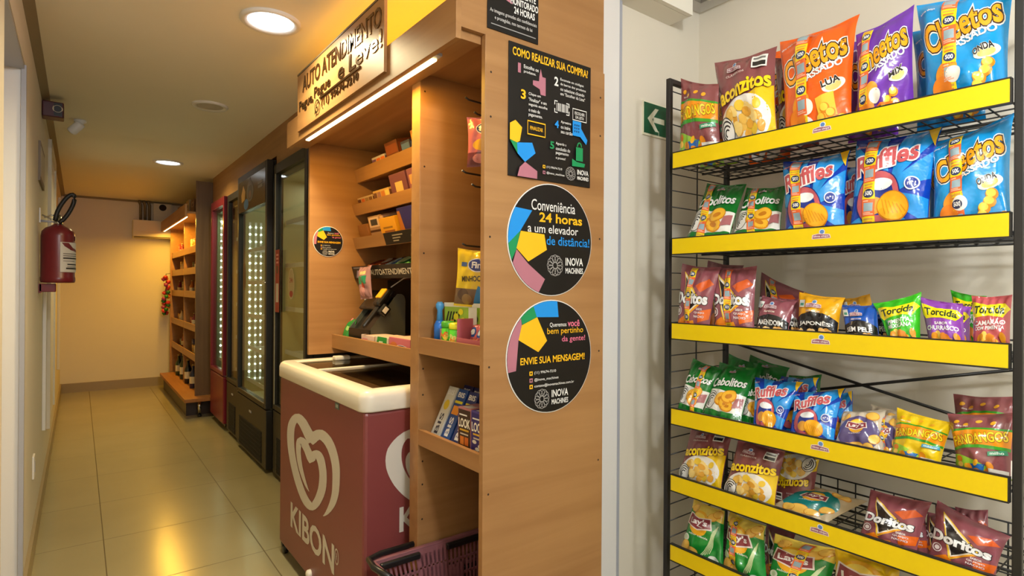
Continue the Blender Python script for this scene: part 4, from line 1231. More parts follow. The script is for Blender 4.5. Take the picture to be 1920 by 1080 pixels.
BAGS=[
('fand_m', 1, 1.74, 1.192, 3, 0.03, [(-0.094, 0.33), (0.066, 0.263), (-0.087, 0.0), (0.087, 0.0)], None, 'brown corn snack bag with green band, leftmost on the top rack shelf'),
('acon', 1, 1.735, 0.999, 12, 0.033, [(-0.188, 0.38), (0.046, 0.361), (-0.094, 0.0), (0.094, 0.0)], None, 'brown and yellow corn shell snack bag on the top rack shelf'),
('acon', 1, 1.825, 0.884, 10, 0.028, [(-0.116, 0.349), (0.023, 0.329), (-0.062, 0.0), (0.062, 0.0)], None, 'brown and yellow snack bag behind the orange bag on the top rack shelf'),
('che_o', 1, 1.735, 0.788, 12, 0.036, [(-0.161, 0.377), (0.079, 0.378), (-0.095, 0.0), (0.095, 0.0)], (0.36, 0.06, 0), 'orange cheese puff bag on the top rack shelf'),
('che_p', 1, 1.739, 0.613, 12, 0.034, [(-0.099, 0.307), (0.045, 0.344), (-0.072, 0.0), (0.072, 0.0)], (0.22, 0.08, 1), 'purple cheese puff bag on the top rack shelf'),
('che_b', 1, 1.735, 0.434, 12, 0.038, [(-0.13, 0.341), (0.079, 0.315), (-0.081, 0.0), (0.081, 0.0)], (0.38, 0.05, 0), 'light blue wave-shaped cheese puff bag at the right end of the top rack shelf'),
('fand_m', 1, 1.855, 1.188, 4, 0.03, [(-0.098, 0.323), (0.052, 0.309), (-0.079, 0.0), (0.079, 0.0)], None, 'brown corn snack bag in the back row of the top shelf, far left'),
('che_o', 1, 1.935, 1.043, 6, 0.03, [(-0.124, 0.423), (0.085, 0.411), (-0.075, 0.0), (0.075, 0.0)], None, 'orange puff bag in the back row of the top rack shelf'),
('che_p', 1, 1.865, 0.689, 8, 0.03, [(-0.087, 0.332), (0.072, 0.324), (-0.067, 0.0), (0.067, 0.0)], None, 'purple puff bag in the back row of the top rack shelf'),
('che_b', 1, 1.875, 0.503, 8, 0.034, [(-0.104, 0.307), (0.067, 0.303), (-0.077, 0.0), (0.077, 0.0)], None, 'light blue puff bag in the back row of the top rack shelf'),
('ceb', 2, 1.74, 1.174, 35, 0.028, [(-0.112, 0.329), (0.064, 0.291), (-0.092, 0.0), (0.092, 0.0)], (0.33, -0.18, 0), 'green onion ring bag at the left end of the second rack shelf'),
('ceb', 2, 1.747, 0.994, 35, 0.026, [(-0.116, 0.277), (0.034, 0.259), (-0.09, 0.0), (0.09, 0.0)], (0.4, -0.22, 0), 'green onion ring bag beside the blue wavy chip bag on the second rack shelf'),
('ruf', 2, 1.735, 0.796, 12, 0.032, [(-0.128, 0.28), (0.074, 0.279), (-0.088, 0.0), (0.088, 0.0)], (0.28, -0.04, 0), 'blue wavy chip bag with promo strip, narrower one on the second rack shelf'),
('ruf', 2, 1.815, 0.703, 10, 0.028, [(-0.068, 0.244), (0.037, 0.245), (-0.053, 0.0), (0.053, 0.0)], None, 'blue wavy chip bag half hidden between two others on the second rack shelf'),
('ruf', 2, 1.733, 0.606, 12, 0.036, [(-0.102, 0.306), (0.106, 0.299), (-0.096, 0.0), (0.096, 0.0)], (0.28, -0.05, 0), 'large blue wavy chip bag with promo strip beside the cheese puffs, second rack shelf'),
('che_b', 2, 1.735, 0.424, 12, 0.036, [(-0.098, 0.26), (0.068, 0.305), (-0.078, 0.0), (0.078, 0.0)], (0.37, -0.06, 1), 'light blue wave-shaped cheese puff bag at the right end of the second rack shelf'),
('ceb', 2, 1.865, 1.208, 20, 0.026, [(-0.078, 0.279), (0.039, 0.26), (-0.078, 0.0), (0.078, 0.0)], None, 'green onion ring bag in the back row of the second rack shelf'),
('che_b', 2, 1.865, 0.486, 12, 0.03, [(-0.088, 0.279), (0.061, 0.293), (-0.06, 0.0), (0.06, 0.0)], None, 'light blue puff bag in the back row of the second rack shelf'),
('dor', 3, 1.735, 1.215, 7, 0.028, [(-0.071, 0.26), (0.092, 0.243), (-0.067, 0.0), (0.067, -0.0)], (0.42, -0.03, 1), 'mauve tortilla chip bag with promo strip, leftmost on the third rack shelf'),
('dor', 3, 1.735, 1.054, 14, 0.03, [(-0.115, 0.247), (0.048, 0.248), (-0.075, 0.0), (0.075, 0.0)], (0.45, -0.06, 0), 'mauve tortilla chip bag with promo strip, second from left on the third rack shelf'),
('dor', 3, 1.835, 1.154, 18, 0.026, [(-0.132, 0.292), (0.022, 0.267), (-0.072, 0.0), (0.072, 0.0)], None, 'dark tortilla chip bag behind the two upright ones on the third rack shelf'),
('dor', 3, 1.82, 0.961, 30, 0.026, [(-0.119, 0.263), (0.052, 0.183), (-0.068, 0.0), (0.068, 0.0)], (0.55, -0.5, 0), 'tilted tortilla chip bag behind the mauve peanut bag on the third rack shelf'),
('amen', 3, 1.73, 0.924, 20, 0.028, [(-0.062, 0.156), (0.056, 0.14), (-0.052, 0.0), (0.052, 0.0)], None, 'crumpled mauve peanut bag with black band on the third rack shelf'),
('amen', 3, 1.79, 0.888, 16, 0.024, [(-0.058, 0.139), (0.018, 0.14), (-0.037, 0.0), (0.037, 0.0)], None, 'mauve peanut bag half hidden behind the yellow one on the third rack shelf'),
('jap', 3, 1.735, 0.788, 18, 0.028, [(-0.077, 0.165), (0.059, 0.149), (-0.06, 0.0), (0.06, 0.0)], None, 'yellow coated peanut bag with black band on the third rack shelf'),
('jap', 3, 1.825, 0.807, 26, 0.022, [(-0.095, 0.172), (-0.004, 0.151), (-0.052, 0.0), (0.052, 0.0)], None, 'brownish peanut bag behind the yellow one on the third rack shelf'),
('jap', 3, 1.845, 0.692, 30, 0.02, [(-0.105, 0.156), (-0.028, 0.177), (-0.051, 0.0), (0.051, 0.0)], None, 'brownish peanut bag peeking over the blue one on the third rack shelf'),
('pele', 3, 1.735, 0.659, 18, 0.026, [(-0.079, 0.128), (0.019, 0.132), (-0.043, 0.0), (0.043, 0.0)], None, 'blue skinless peanut bag with black band on the third rack shelf'),
('pele', 3, 1.805, 0.637, 18, 0.02, [(-0.047, 0.135), (0.008, 0.136), (-0.031, 0.0), (0.031, 0.0)], None, 'blue peanut bag behind the bright green one on the third rack shelf'),
('tor_g', 3, 1.731, 0.556, 16, 0.026, [(-0.091, 0.128), (0.021, 0.163), (-0.033, 0.0), (0.033, 0.0)], None, 'bright green corn snack bag with yellow name band on the third rack shelf'),
('tor_p', 3, 1.735, 0.466, 16, 0.026, [(-0.078, 0.151), (0.021, 0.133), (-0.038, 0.0), (0.038, 0.0)], None, 'purple corn snack bag with yellow name band on the third rack shelf'),
('tor_p', 3, 1.785, 0.465, 14, 0.022, [(-0.045, 0.137), (0.024, 0.127), (-0.032, 0.0), (0.032, 0.0)], None, 'purple corn snack bag half hidden behind its twin on the third rack shelf'),
('tor_r', 3, 1.733, 0.382, 14, 0.026, [(-0.047, 0.154), (0.031, 0.158), (-0.036, 0.0), (0.036, 0.0)], None, 'pink corn snack bag with yellow name band, rightmost on the third rack shelf'),
('tor_g', 3, 1.82, 0.439, 18, 0.02, [(-0.061, 0.173), (0.018, 0.156), (-0.028, 0.006), (0.028, 0.018)], None, 'dark green corn snack bag behind the pink one on the third rack shelf'),
('ceb', 4, 1.739, 1.237, 26, 0.028, [(-0.049, 0.232), (0.086, 0.208), (-0.049, -0.0), (0.049, 0.0)], (0.66, -0.12, 0), 'green onion ring bag with promo strip, leftmost on the fourth rack shelf'),
('ceb', 4, 1.731, 1.105, 32, 0.03, [(-0.076, 0.237), (0.07, 0.23), (-0.074, -0.0), (0.074, 0.0)], None, 'green onion ring bag without strip at the front of the fourth rack shelf'),
('ceb', 4, 1.785, 1.011, 28, 0.026, [(-0.07, 0.183), (0.022, 0.184), (-0.047, 0.0), (0.047, 0.0)], None, 'green onion ring bag squeezed beside the blue bag on the fourth rack shelf'),
('ceb', 4, 1.845, 1.119, 30, 0.026, [(-0.096, 0.255), (0.044, 0.227), (-0.075, 0.0), (0.075, 0.0)], None, 'dark green onion ring bag behind the front pair on the fourth rack shelf'),
('ceb', 4, 1.91, 1.045, 30, 0.026, [(-0.13, 0.259), (0.032, 0.223), (-0.066, 0.0), (0.066, 0.0)], None, 'dark green onion ring bag leaning at the back of the fourth rack shelf'),
('ceb', 4, 1.895, 0.908, 34, 0.024, [(-0.098, 0.201), (0.01, 0.219), (-0.066, 0.0), (0.066, 0.0)], None, 'dark green bag behind the blue chip bags on the fourth rack shelf'),
('ruf', 4, 1.733, 0.941, 28, 0.028, [(-0.089, 0.195), (0.074, 0.199), (-0.043, 0.0), (0.043, 0.0)], None, 'blue wavy chip bag at the left of the fourth rack shelf pair'),
('ruf', 4, 1.8, 0.884, 32, 0.024, [(-0.103, 0.209), (0.021, 0.219), (-0.065, 0.0), (0.065, 0.0)], None, 'blue wavy chip bag lying behind the front pair on the fourth rack shelf'),
('ruf', 4, 1.735, 0.804, 28, 0.028, [(-0.084, 0.163), (0.058, 0.198), (-0.067, 0.0), (0.067, -0.0)], None, 'blue wavy chip bag beside the grey chip bag on the fourth rack shelf'),
('ruf', 4, 1.815, 0.759, 26, 0.022, [(-0.077, 0.146), (0.012, 0.173), (-0.047, 0.0), (0.047, 0.0)], None, 'blue wavy chip bag half hidden behind the front one on the fourth rack shelf'),
('lay_p', 4, 1.735, 0.674, 32, 0.028, [(-0.068, 0.131), (0.041, 0.16), (-0.068, 0.0), (0.068, 0.0)], None, 'grey and purple potato chip bag at the front of the fourth rack shelf'),
('lay_p', 4, 1.765, 0.609, 28, 0.024, [(-0.054, 0.126), (0.011, 0.136), (-0.032, 0.0), (0.032, 0.0)], (0.42, 0, 0), 'potato chip bag with promo strip beside the yellow bag on the fourth rack shelf'),
('lay_p', 4, 1.835, 0.642, 30, 0.02, [(-0.063, 0.143), (0.022, 0.137), (-0.041, 0.0), (0.041, 0.0)], None, 'beige chip bag at the back of the fourth rack shelf'),
('fand_y', 4, 1.733, 0.539, 24, 0.032, [(-0.06, 0.158), (0.07, 0.14), (-0.055, 0.0), (0.055, 0.0)], None, 'bright yellow corn snack bag on the fourth rack shelf'),
('fand_m', 4, 1.735, 0.395, 18, 0.036, [(-0.087, 0.158), (0.05, 0.187), (-0.05, 0.0), (0.05, 0.0)], None, 'large brown corn snack bag at the right end of the fourth rack shelf'),
('fand_m', 4, 1.825, 0.415, 26, 0.03, [(-0.089, 0.205), (0.047, 0.221), (-0.059, 0.0), (0.059, 0.0)], None, 'brown corn snack bag lying behind the large one on the fourth rack shelf'),
('acon', 5, 1.745, 1.195, 18, 0.03, [(-0.072, 0.21), (0.095, 0.228), (-0.091, 0.0), (0.091, 0.0)], None, 'brown and yellow corn shell bag, leftmost on the fifth rack shelf'),
('acon', 5, 1.735, 1.004, 16, 0.032, [(-0.064, 0.212), (0.1, 0.2), (-0.094, 0.0), (0.094, 0.0)], None, 'brown and yellow corn shell bag, second from left on the fifth rack shelf'),
('acon_d', 5, 1.835, 0.906, 14, 0.026, [(-0.063, 0.175), (0.07, 0.188), (-0.064, 0.0), (0.064, 0.0)], None, 'upside-down brown and yellow bag behind on the fifth rack shelf'),
('lay_t', 5, 1.765, 0.865, 58, 0.03, [(-0.014, 0.141), (0.165, 0.135), (-0.085, 0.0), (0.085, 0.0)], None, 'beige and teal potato chip bag lying flat on the fifth rack shelf'),
('dor', 5, 1.735, 0.604, 20, 0.03, [(-0.056, 0.15), (0.09, 0.157), (-0.07, 0.0), (0.07, 0.0)], None, 'mauve tortilla chip bag at the middle of the fifth rack shelf'),
('dor', 5, 1.78, 0.553, 16, 0.022, [(-0.052, 0.115), (0.017, 0.112), (-0.041, 0.0), (0.041, 0.0)], None, 'tortilla chip bag just behind the middle one on the fifth rack shelf'),
('dor', 5, 1.795, 0.505, 16, 0.022, [(-0.031, 0.111), (0.029, 0.123), (-0.032, -0.0), (0.032, 0.0)], None, 'tortilla chip bag squeezed between two others on the fifth rack shelf'),
('dor', 5, 1.733, 0.442, 20, 0.032, [(-0.064, 0.167), (0.088, 0.125), (-0.068, 0.0), (0.068, 0.0)], None, 'mauve tortilla chip bag with slanting top, rightmost on the fifth rack shelf'),
('dor', 5, 1.835, 0.437, 20, 0.024, [(-0.052, 0.131), (0.017, 0.144), (-0.04, 0.0), (0.04, 0.0)], None, 'dark tortilla chip bag at the back right of the fifth rack shelf'),
('lay_g', 6, 1.735, 1.174, 22, 0.034, [(-0.078, 0.198), (0.05, 0.191), (-0.091, 0.0), (0.091, 0.0)], None, 'green potato chip bag, leftmost on the lowest rack shelf'),
('lay_g', 6, 1.735, 1.009, 18, 0.034, [(-0.097, 0.197), (0.035, 0.189), (-0.081, -0.0), (0.081, 0.0)], (0.33, 0.03, 1), 'green potato chip bag with promo strip, second on the lowest rack shelf'),
('dor', 6, 1.825, 0.95, 20, 0.024, [(-0.068, 0.167), (0.032, 0.161), (-0.049, 0.0), (0.049, 0.0)], None, 'mauve bag behind the green ones on the lowest rack shelf'),
('lay_g', 6, 1.735, 0.852, 26, 0.036, [(-0.099, 0.176), (0.103, 0.197), (-0.089, 0.0), (0.089, 0.0)], (0.52, 0.16, 0), 'green potato chip bag with promo strip in front of the yellow bag, lowest rack shelf'),
('lay_y', 6, 1.737, 0.663, 18, 0.034, [(-0.095, 0.197), (0.076, 0.206), (-0.079, 0.0), (0.079, 0.0)], None, 'yellow potato chip bag on the lowest rack shelf')]

for i, (kind, sh, x0, yc, lean, T, q, strip, label) in enumerate(BAGS):
    snack_bag(kind, q, T, facing((x0, yc, ZFL[sh] + 0.001), lean), label, strip, seed=i + 1, group=('top', 'second', 'third', 'fourth', 'fifth', 'lowest')[sh - 1] + ' rack shelf snack bags')

# ================================================================== FREEZER
def thin_glass(name, tint, gloss):
    m = bpy.data.materials.new(name)
    m.use_nodes = True
    nt = m.node_tree
    nt.nodes.remove(nt.nodes['Principled BSDF'])
    out = nt.nodes['Material Output']
    tr = nt.nodes.new('ShaderNodeBsdfTransparent')
    tr.inputs[0].default_value = tuple(lin(v) for v in tint) + (1,)
    gl = nt.nodes.new('ShaderNodeBsdfGlossy')
    gl.inputs['Roughness'].default_value = 0.03
    fr = nt.nodes.new('ShaderNodeLayerWeight')
    fr.inputs[0].default_value = 0.5
    pw = nt.nodes.new('ShaderNodeMath'); pw.operation = 'POWER'; pw.inputs[1].default_value = 5.0
    mr = nt.nodes.new('ShaderNodeMapRange'); mr.inputs['To Min'].default_value = 0.04; mr.inputs['To Max'].default_value = gloss
    nt.links.new(fr.outputs['Facing'], pw.inputs[0]); nt.links.new(pw.outputs[0], mr.inputs['Value'])
    mx = nt.nodes.new('ShaderNodeMixShader')
    nt.links.new(mr.outputs[0], mx.inputs[0]); nt.links.new(tr.outputs[0], mx.inputs[1]); nt.links.new(gl.outputs[0], mx.inputs[2])
    nt.links.new(mx.outputs[0], out.inputs[0])
    return m
M_pane = thin_glass('window_glass', (244, 250, 246), 0.7)
M_smoke = thin_glass('lid_glass', (205, 200, 190), 0.8)
HEART = [[(0.159,0.018,0.153,0.019),(0.168,0.022,0.159,0.023),(0.182,0.028,0.167,0.029),(0.198,0.036,0.175,0.037),(0.214,0.045,0.183,0.044),(0.231,0.056,0.192,0.054),(0.248,0.068,0.203,0.065),(0.266,0.082,0.212,0.076),(0.282,0.096,0.221,0.087),(0.294,0.109,0.229,0.098),(0.305,0.123,0.236,0.110),(0.314,0.137,0.243,0.122),(0.322,0.152,0.249,0.135),(0.328,0.167,0.253,0.148),(0.331,0.182,0.255,0.162),(0.334,0.196,0.256,0.176),(0.335,0.211,0.257,0.190),(0.336,0.226,0.257,0.204),(0.336,0.241,0.256,0.219),(0.335,0.255,0.253,0.232),(0.331,0.270,0.249,0.245),(0.325,0.283,0.242,0.257),(0.317,0.296,0.233,0.268),(0.307,0.307,0.223,0.279),(0.297,0.318,0.211,0.288),(0.285,0.328,0.199,0.296),(0.271,0.337,0.185,0.302),(0.257,0.344,0.170,0.308),(0.240,0.351,0.155,0.312),(0.220,0.356,0.139,0.314),(0.197,0.360,0.123,0.316),(0.172,0.362,0.108,0.316),(0.140,0.362,0.103,0.315),(0.099,0.355,0.103,0.315),(0.063,0.346,0.103,0.315),(0.040,0.337,0.099,0.312),(0.022,0.331,0.087,0.307),(0.003,0.323,0.080,0.304),(-0.014,0.315,0.075,0.301),(-0.027,0.309,0.067,0.296),(-0.036,0.303,0.057,0.291),(-0.047,0.298,0.047,0.287),(-0.057,0.292,0.038,0.282),(-0.064,0.287,0.029,0.278),(-0.069,0.283,0.022,0.275)],
[(0.066,0.306,-0.034,0.268),(0.061,0.309,-0.041,0.270),(0.055,0.313,-0.051,0.273),(0.047,0.318,-0.063,0.277),(0.038,0.323,-0.075,0.281),(0.026,0.328,-0.087,0.286),(0.013,0.333,-0.100,0.292),(-0.002,0.339,-0.113,0.299),(-0.017,0.345,-0.127,0.305),(-0.031,0.350,-0.141,0.311),(-0.047,0.357,-0.155,0.317),(-0.065,0.363,-0.168,0.322),(-0.085,0.367,-0.181,0.325),(-0.106,0.371,-0.194,0.327),(-0.131,0.373,-0.205,0.329),(-0.170,0.372,-0.205,0.329),(-0.226,0.361,-0.205,0.329),(-0.266,0.345,-0.205,0.329),(-0.294,0.329,-0.195,0.328),(-0.316,0.312,-0.210,0.318),(-0.333,0.295,-0.222,0.307),(-0.342,0.277,-0.230,0.294),(-0.347,0.258,-0.236,0.278),(-0.349,0.239,-0.238,0.261),(-0.347,0.220,-0.238,0.244),(-0.343,0.201,-0.236,0.226),(-0.335,0.181,-0.231,0.208),(-0.325,0.162,-0.224,0.190),(-0.313,0.144,-0.214,0.172),(-0.300,0.126,-0.203,0.156),(-0.286,0.109,-0.190,0.139),(-0.270,0.093,-0.176,0.124),(-0.253,0.077,-0.159,0.109),(-0.234,0.061,-0.141,0.094),(-0.213,0.045,-0.121,0.080),(-0.192,0.031,-0.100,0.067),(-0.172,0.019,-0.080,0.056),(-0.152,0.009,-0.061,0.047),(-0.132,0.000,-0.043,0.040),(-0.111,-0.006,-0.025,0.035),(-0.091,-0.011,-0.009,0.032),(-0.070,-0.013,0.006,0.030),(-0.047,-0.014,0.018,0.029),(-0.016,-0.011,0.021,0.029),(0.027,0.000,0.021,0.029),(0.064,0.017,0.021,0.029),(0.090,0.033,0.018,0.032),(0.111,0.048,0.031,0.042),(0.129,0.064,0.044,0.053),(0.145,0.080,0.058,0.067),(0.161,0.097,0.071,0.082),(0.174,0.115,0.083,0.098),(0.184,0.132,0.093,0.113),(0.190,0.148,0.099,0.127),(0.193,0.163,0.103,0.141),(0.194,0.177,0.106,0.154),(0.193,0.190,0.107,0.167),(0.192,0.202,0.106,0.178),(0.189,0.213,0.103,0.188),(0.184,0.223,0.098,0.197),(0.179,0.232,0.093,0.205),(0.174,0.241,0.087,0.212),(0.167,0.249,0.080,0.219),(0.159,0.256,0.072,0.223),(0.149,0.261,0.065,0.227),(0.136,0.266,0.059,0.228),(0.120,0.268,0.056,0.229),(0.099,0.268,0.056,0.229),(0.069,0.264,0.056,0.229),(0.036,0.254,0.056,0.229),(0.013,0.245,0.056,0.229),(-0.003,0.237,0.056,0.229),(-0.016,0.229,0.062,0.225),(-0.029,0.221,0.054,0.220),(-0.040,0.212,0.044,0.214),(-0.048,0.205,0.035,0.207),(-0.054,0.200,0.027,0.203)],
[(0.058,0.218,-0.017,0.187),(0.054,0.220,-0.023,0.189),(0.049,0.223,-0.032,0.191),(0.043,0.227,-0.042,0.194),(0.037,0.231,-0.052,0.198),(0.029,0.236,-0.061,0.203),(0.019,0.241,-0.070,0.209),(0.008,0.247,-0.078,0.215),(-0.003,0.252,-0.088,0.221),(-0.015,0.258,-0.101,0.226),(-0.028,0.265,-0.116,0.231),(-0.043,0.271,-0.130,0.236),(-0.059,0.276,-0.141,0.238),(-0.078,0.278,-0.150,0.240),(-0.101,0.279,-0.154,0.241),(-0.143,0.274,-0.154,0.241),(-0.190,0.255,-0.154,0.241),(-0.203,0.241,-0.154,0.241),(-0.208,0.228,-0.127,0.242),(-0.209,0.215,-0.134,0.230),(-0.208,0.201,-0.138,0.217),(-0.205,0.187,-0.138,0.204),(-0.199,0.173,-0.134,0.191),(-0.192,0.159,-0.129,0.177),(-0.184,0.146,-0.122,0.165),(-0.173,0.135,-0.115,0.153),(-0.162,0.124,-0.107,0.142),(-0.149,0.114,-0.098,0.132),(-0.135,0.105,-0.088,0.122),(-0.120,0.096,-0.078,0.112),(-0.104,0.088,-0.067,0.102),(-0.088,0.080,-0.056,0.093),(-0.073,0.074,-0.046,0.086),(-0.059,0.070,-0.038,0.079),(-0.044,0.068,-0.030,0.074),(-0.032,0.066,-0.023,0.070),(-0.024,0.065,-0.019,0.067)]]
def heart_art(ar, cx, y0, sx, sy, col):
    for seg in HEART:
        V, F = [], []
        for i, (x1, y1, x2, y2) in enumerate(seg):
            V += [(cx + x1 * sx, y0 + y1 * sy), (cx + x2 * sx, y0 + y2 * sy)]
            if i:
                p0 = seg[i - 1]
                if p0[:2] == (x1, y1):
                    F.append((2 * i - 2, 2 * i - 1, 2 * i + 1))
                elif p0[2:] == (x2, y2):
                    F.append((2 * i - 2, 2 * i - 1, 2 * i))
                else:
                    F.append((2 * i - 2, 2 * i - 1, 2 * i + 1, 2 * i))
        ar.L.append((V, F, col))
def ring_frame(m, x0, x1, y0, y1, prof, rad, mt, seg=8):
    """closed moulding round a rounded rectangle; prof: (inset, z) pairs"""
    loops = []
    for d, z in prof:
        r = max(rad - d, 0.002)
        loop = []
        for cx, cy, a0 in ((x1 - d - r, y1 - d - r, 0), (x0 + d + r, y1 - d - r, 90), (x0 + d + r, y0 + d + r, 180), (x1 - d - r, y0 + d + r, 270)):
            for k in range(seg + 1):
                a = R(a0 + 90 * k / seg)
                loop.append(m.bm.verts.new((cx + r * math.cos(a), cy + r * math.sin(a), z)))
        loops.append(loop)
    k = m.mi(mt)
    n = len(loops[0])
    for i in range(len(loops)):
        A, B = loops[i], loops[(i + 1) % len(loops)]
        for j in range(n):
            f = m.bm.faces.new((A[j], A[(j + 1) % n], B[(j + 1) % n], B[j]))
            f.material_index = k
            f.smooth = True
FX0, FX1, FY0, FY1 = 0.788, 1.365, 1.868, 2.902
FZ = thing('chest_freezer', 'mauve chest freezer with a white rim and a double heart, under the kiosk counter', 'freezer', ((FX0 + FX1) / 2, (FY0 + FY1) / 2, 0))
m = MB().box(FX0, FX1, FY0, FY1, 0.055, 0.864, M_mauve, bev=0.012)
GREY = (206, 200, 190)
ar = Art()
heart_art(ar, 0.0, 0.36, 1.0, 1.0, GREY)
ar.text('KIBON', 0.0, 0.248, 0.565, 0.118, GREY, bold=0.028)
ar.ring(0.308, 0.272, 0.019, 0.028, 0.006, GREY).text('R', 0.308, 0.272, 0.013, 0.026, GREY, bold=0.01)
m.art(ar, lambda x, y, o: (FX0 - o, 2.43 - x, y), lift=0.0008)
ar = Art()
heart_art(ar, 0.0, 0.51, 0.56, 0.74, GREY)
ar.text('KIBON', 0.02, 0.463, 0.32, 0.092, GREY, bold=0.028)
m.art(ar, lambda x, y, o: (1.062 + x, FY0 - o, y), lift=0.0008)
m.build('cabinet', FZ)
m = MB()
rx0, rx1, ry0, ry1 = FX0 - 0.012, FX1 + 0.012, FY0 - 0.012, FY1 + 0.012
ring_frame(m, rx0, rx1, ry0, ry1, [(0.003, 0.865), (0.0, 0.870), (0.0, 0.915), (0.006, 0.930), (0.020, 0.939), (0.062, 0.939), (0.074, 0.934), (0.076, 0.905), (0.076, 0.865)], 0.045, M_cream)
m.box(rx0 + 0.075, rx1 - 0.075, 2.532, 2.548, 0.905, 0.934, M_cream, bev=0.003)
m.build('rim', FZ)
m = MB().box(rx0 + 0.07, rx1 - 0.07, ry0 + 0.08, ry1 - 0.07, 0.866, 0.874, mat('freezer_liner', (176, 166, 146), rough=0.5))
for i in range(4):
    for j in range(3):
        m.box(0.89 + j * 0.13, 1.005 + j * 0.13, 2.0 + i * 0.21, 2.19 + i * 0.21, 0.874, 0.886, mat('frozen_pack_%d' % ((i + j) % 3), ((120, 96, 74), (98, 84, 78), (140, 120, 96))[(i + j) % 3], rough=0.5), bev=0.004)
m.build('inner_basket', FZ)
for y0, y1, z in ((ry0 + 0.076, 2.534, 0.922), (2.546, ry1 - 0.074, 0.928)):
    g = MB().box(rx0 + 0.073, rx1 - 0.073, y0, y1, z, z + 0.005, M_smoke).build('sliding_lid', FZ)
    yh = y0 + 0.03 if z < 0.925 else y1 - 0.03
    MB().box(1.02, 1.10, yh - 0.022, yh + 0.022, z + 0.005, z + 0.026, M_cream, bev=0.006).build('lid_handle', g)
MB().box(FX0 - 0.0015, FX0 - 0.0002, 2.108, 2.148, 0.834, 0.858, mat('plate_green', (86, 108, 100))).box(FX0 - 0.002, FX0 - 0.0014, 2.116, 2.140, 0.840, 0.852, mat('plate_light', (160, 170, 160))).build('rating_plate', FZ)
MB().lathe([(0.018, 0), (0.018, -0.012), (0.012, -0.018), (0.0, -0.019)], (FX0, 2.427, 0.085), M_cream, 20, axis='X', caps=False).build('drain_plug', FZ)
for x in (FX0 + 0.02, FX1 - 0.05):
    for y in (FY0 + 0.05, FY1 - 0.03):
        m = MB().lathe([(0.008, -0.011), (0.026, -0.011), (0.028, -0.006), (0.028, 0.006), (0.026, 0.011), (0.008, 0.011)], (x, y, 0.0285), M_plastb, 20, axis='X')
        m.box(x - 0.016, x + 0.016, y - 0.012, y + 0.012, 0.04, 0.0545, M_plastb)
        m.build('caster', FZ)

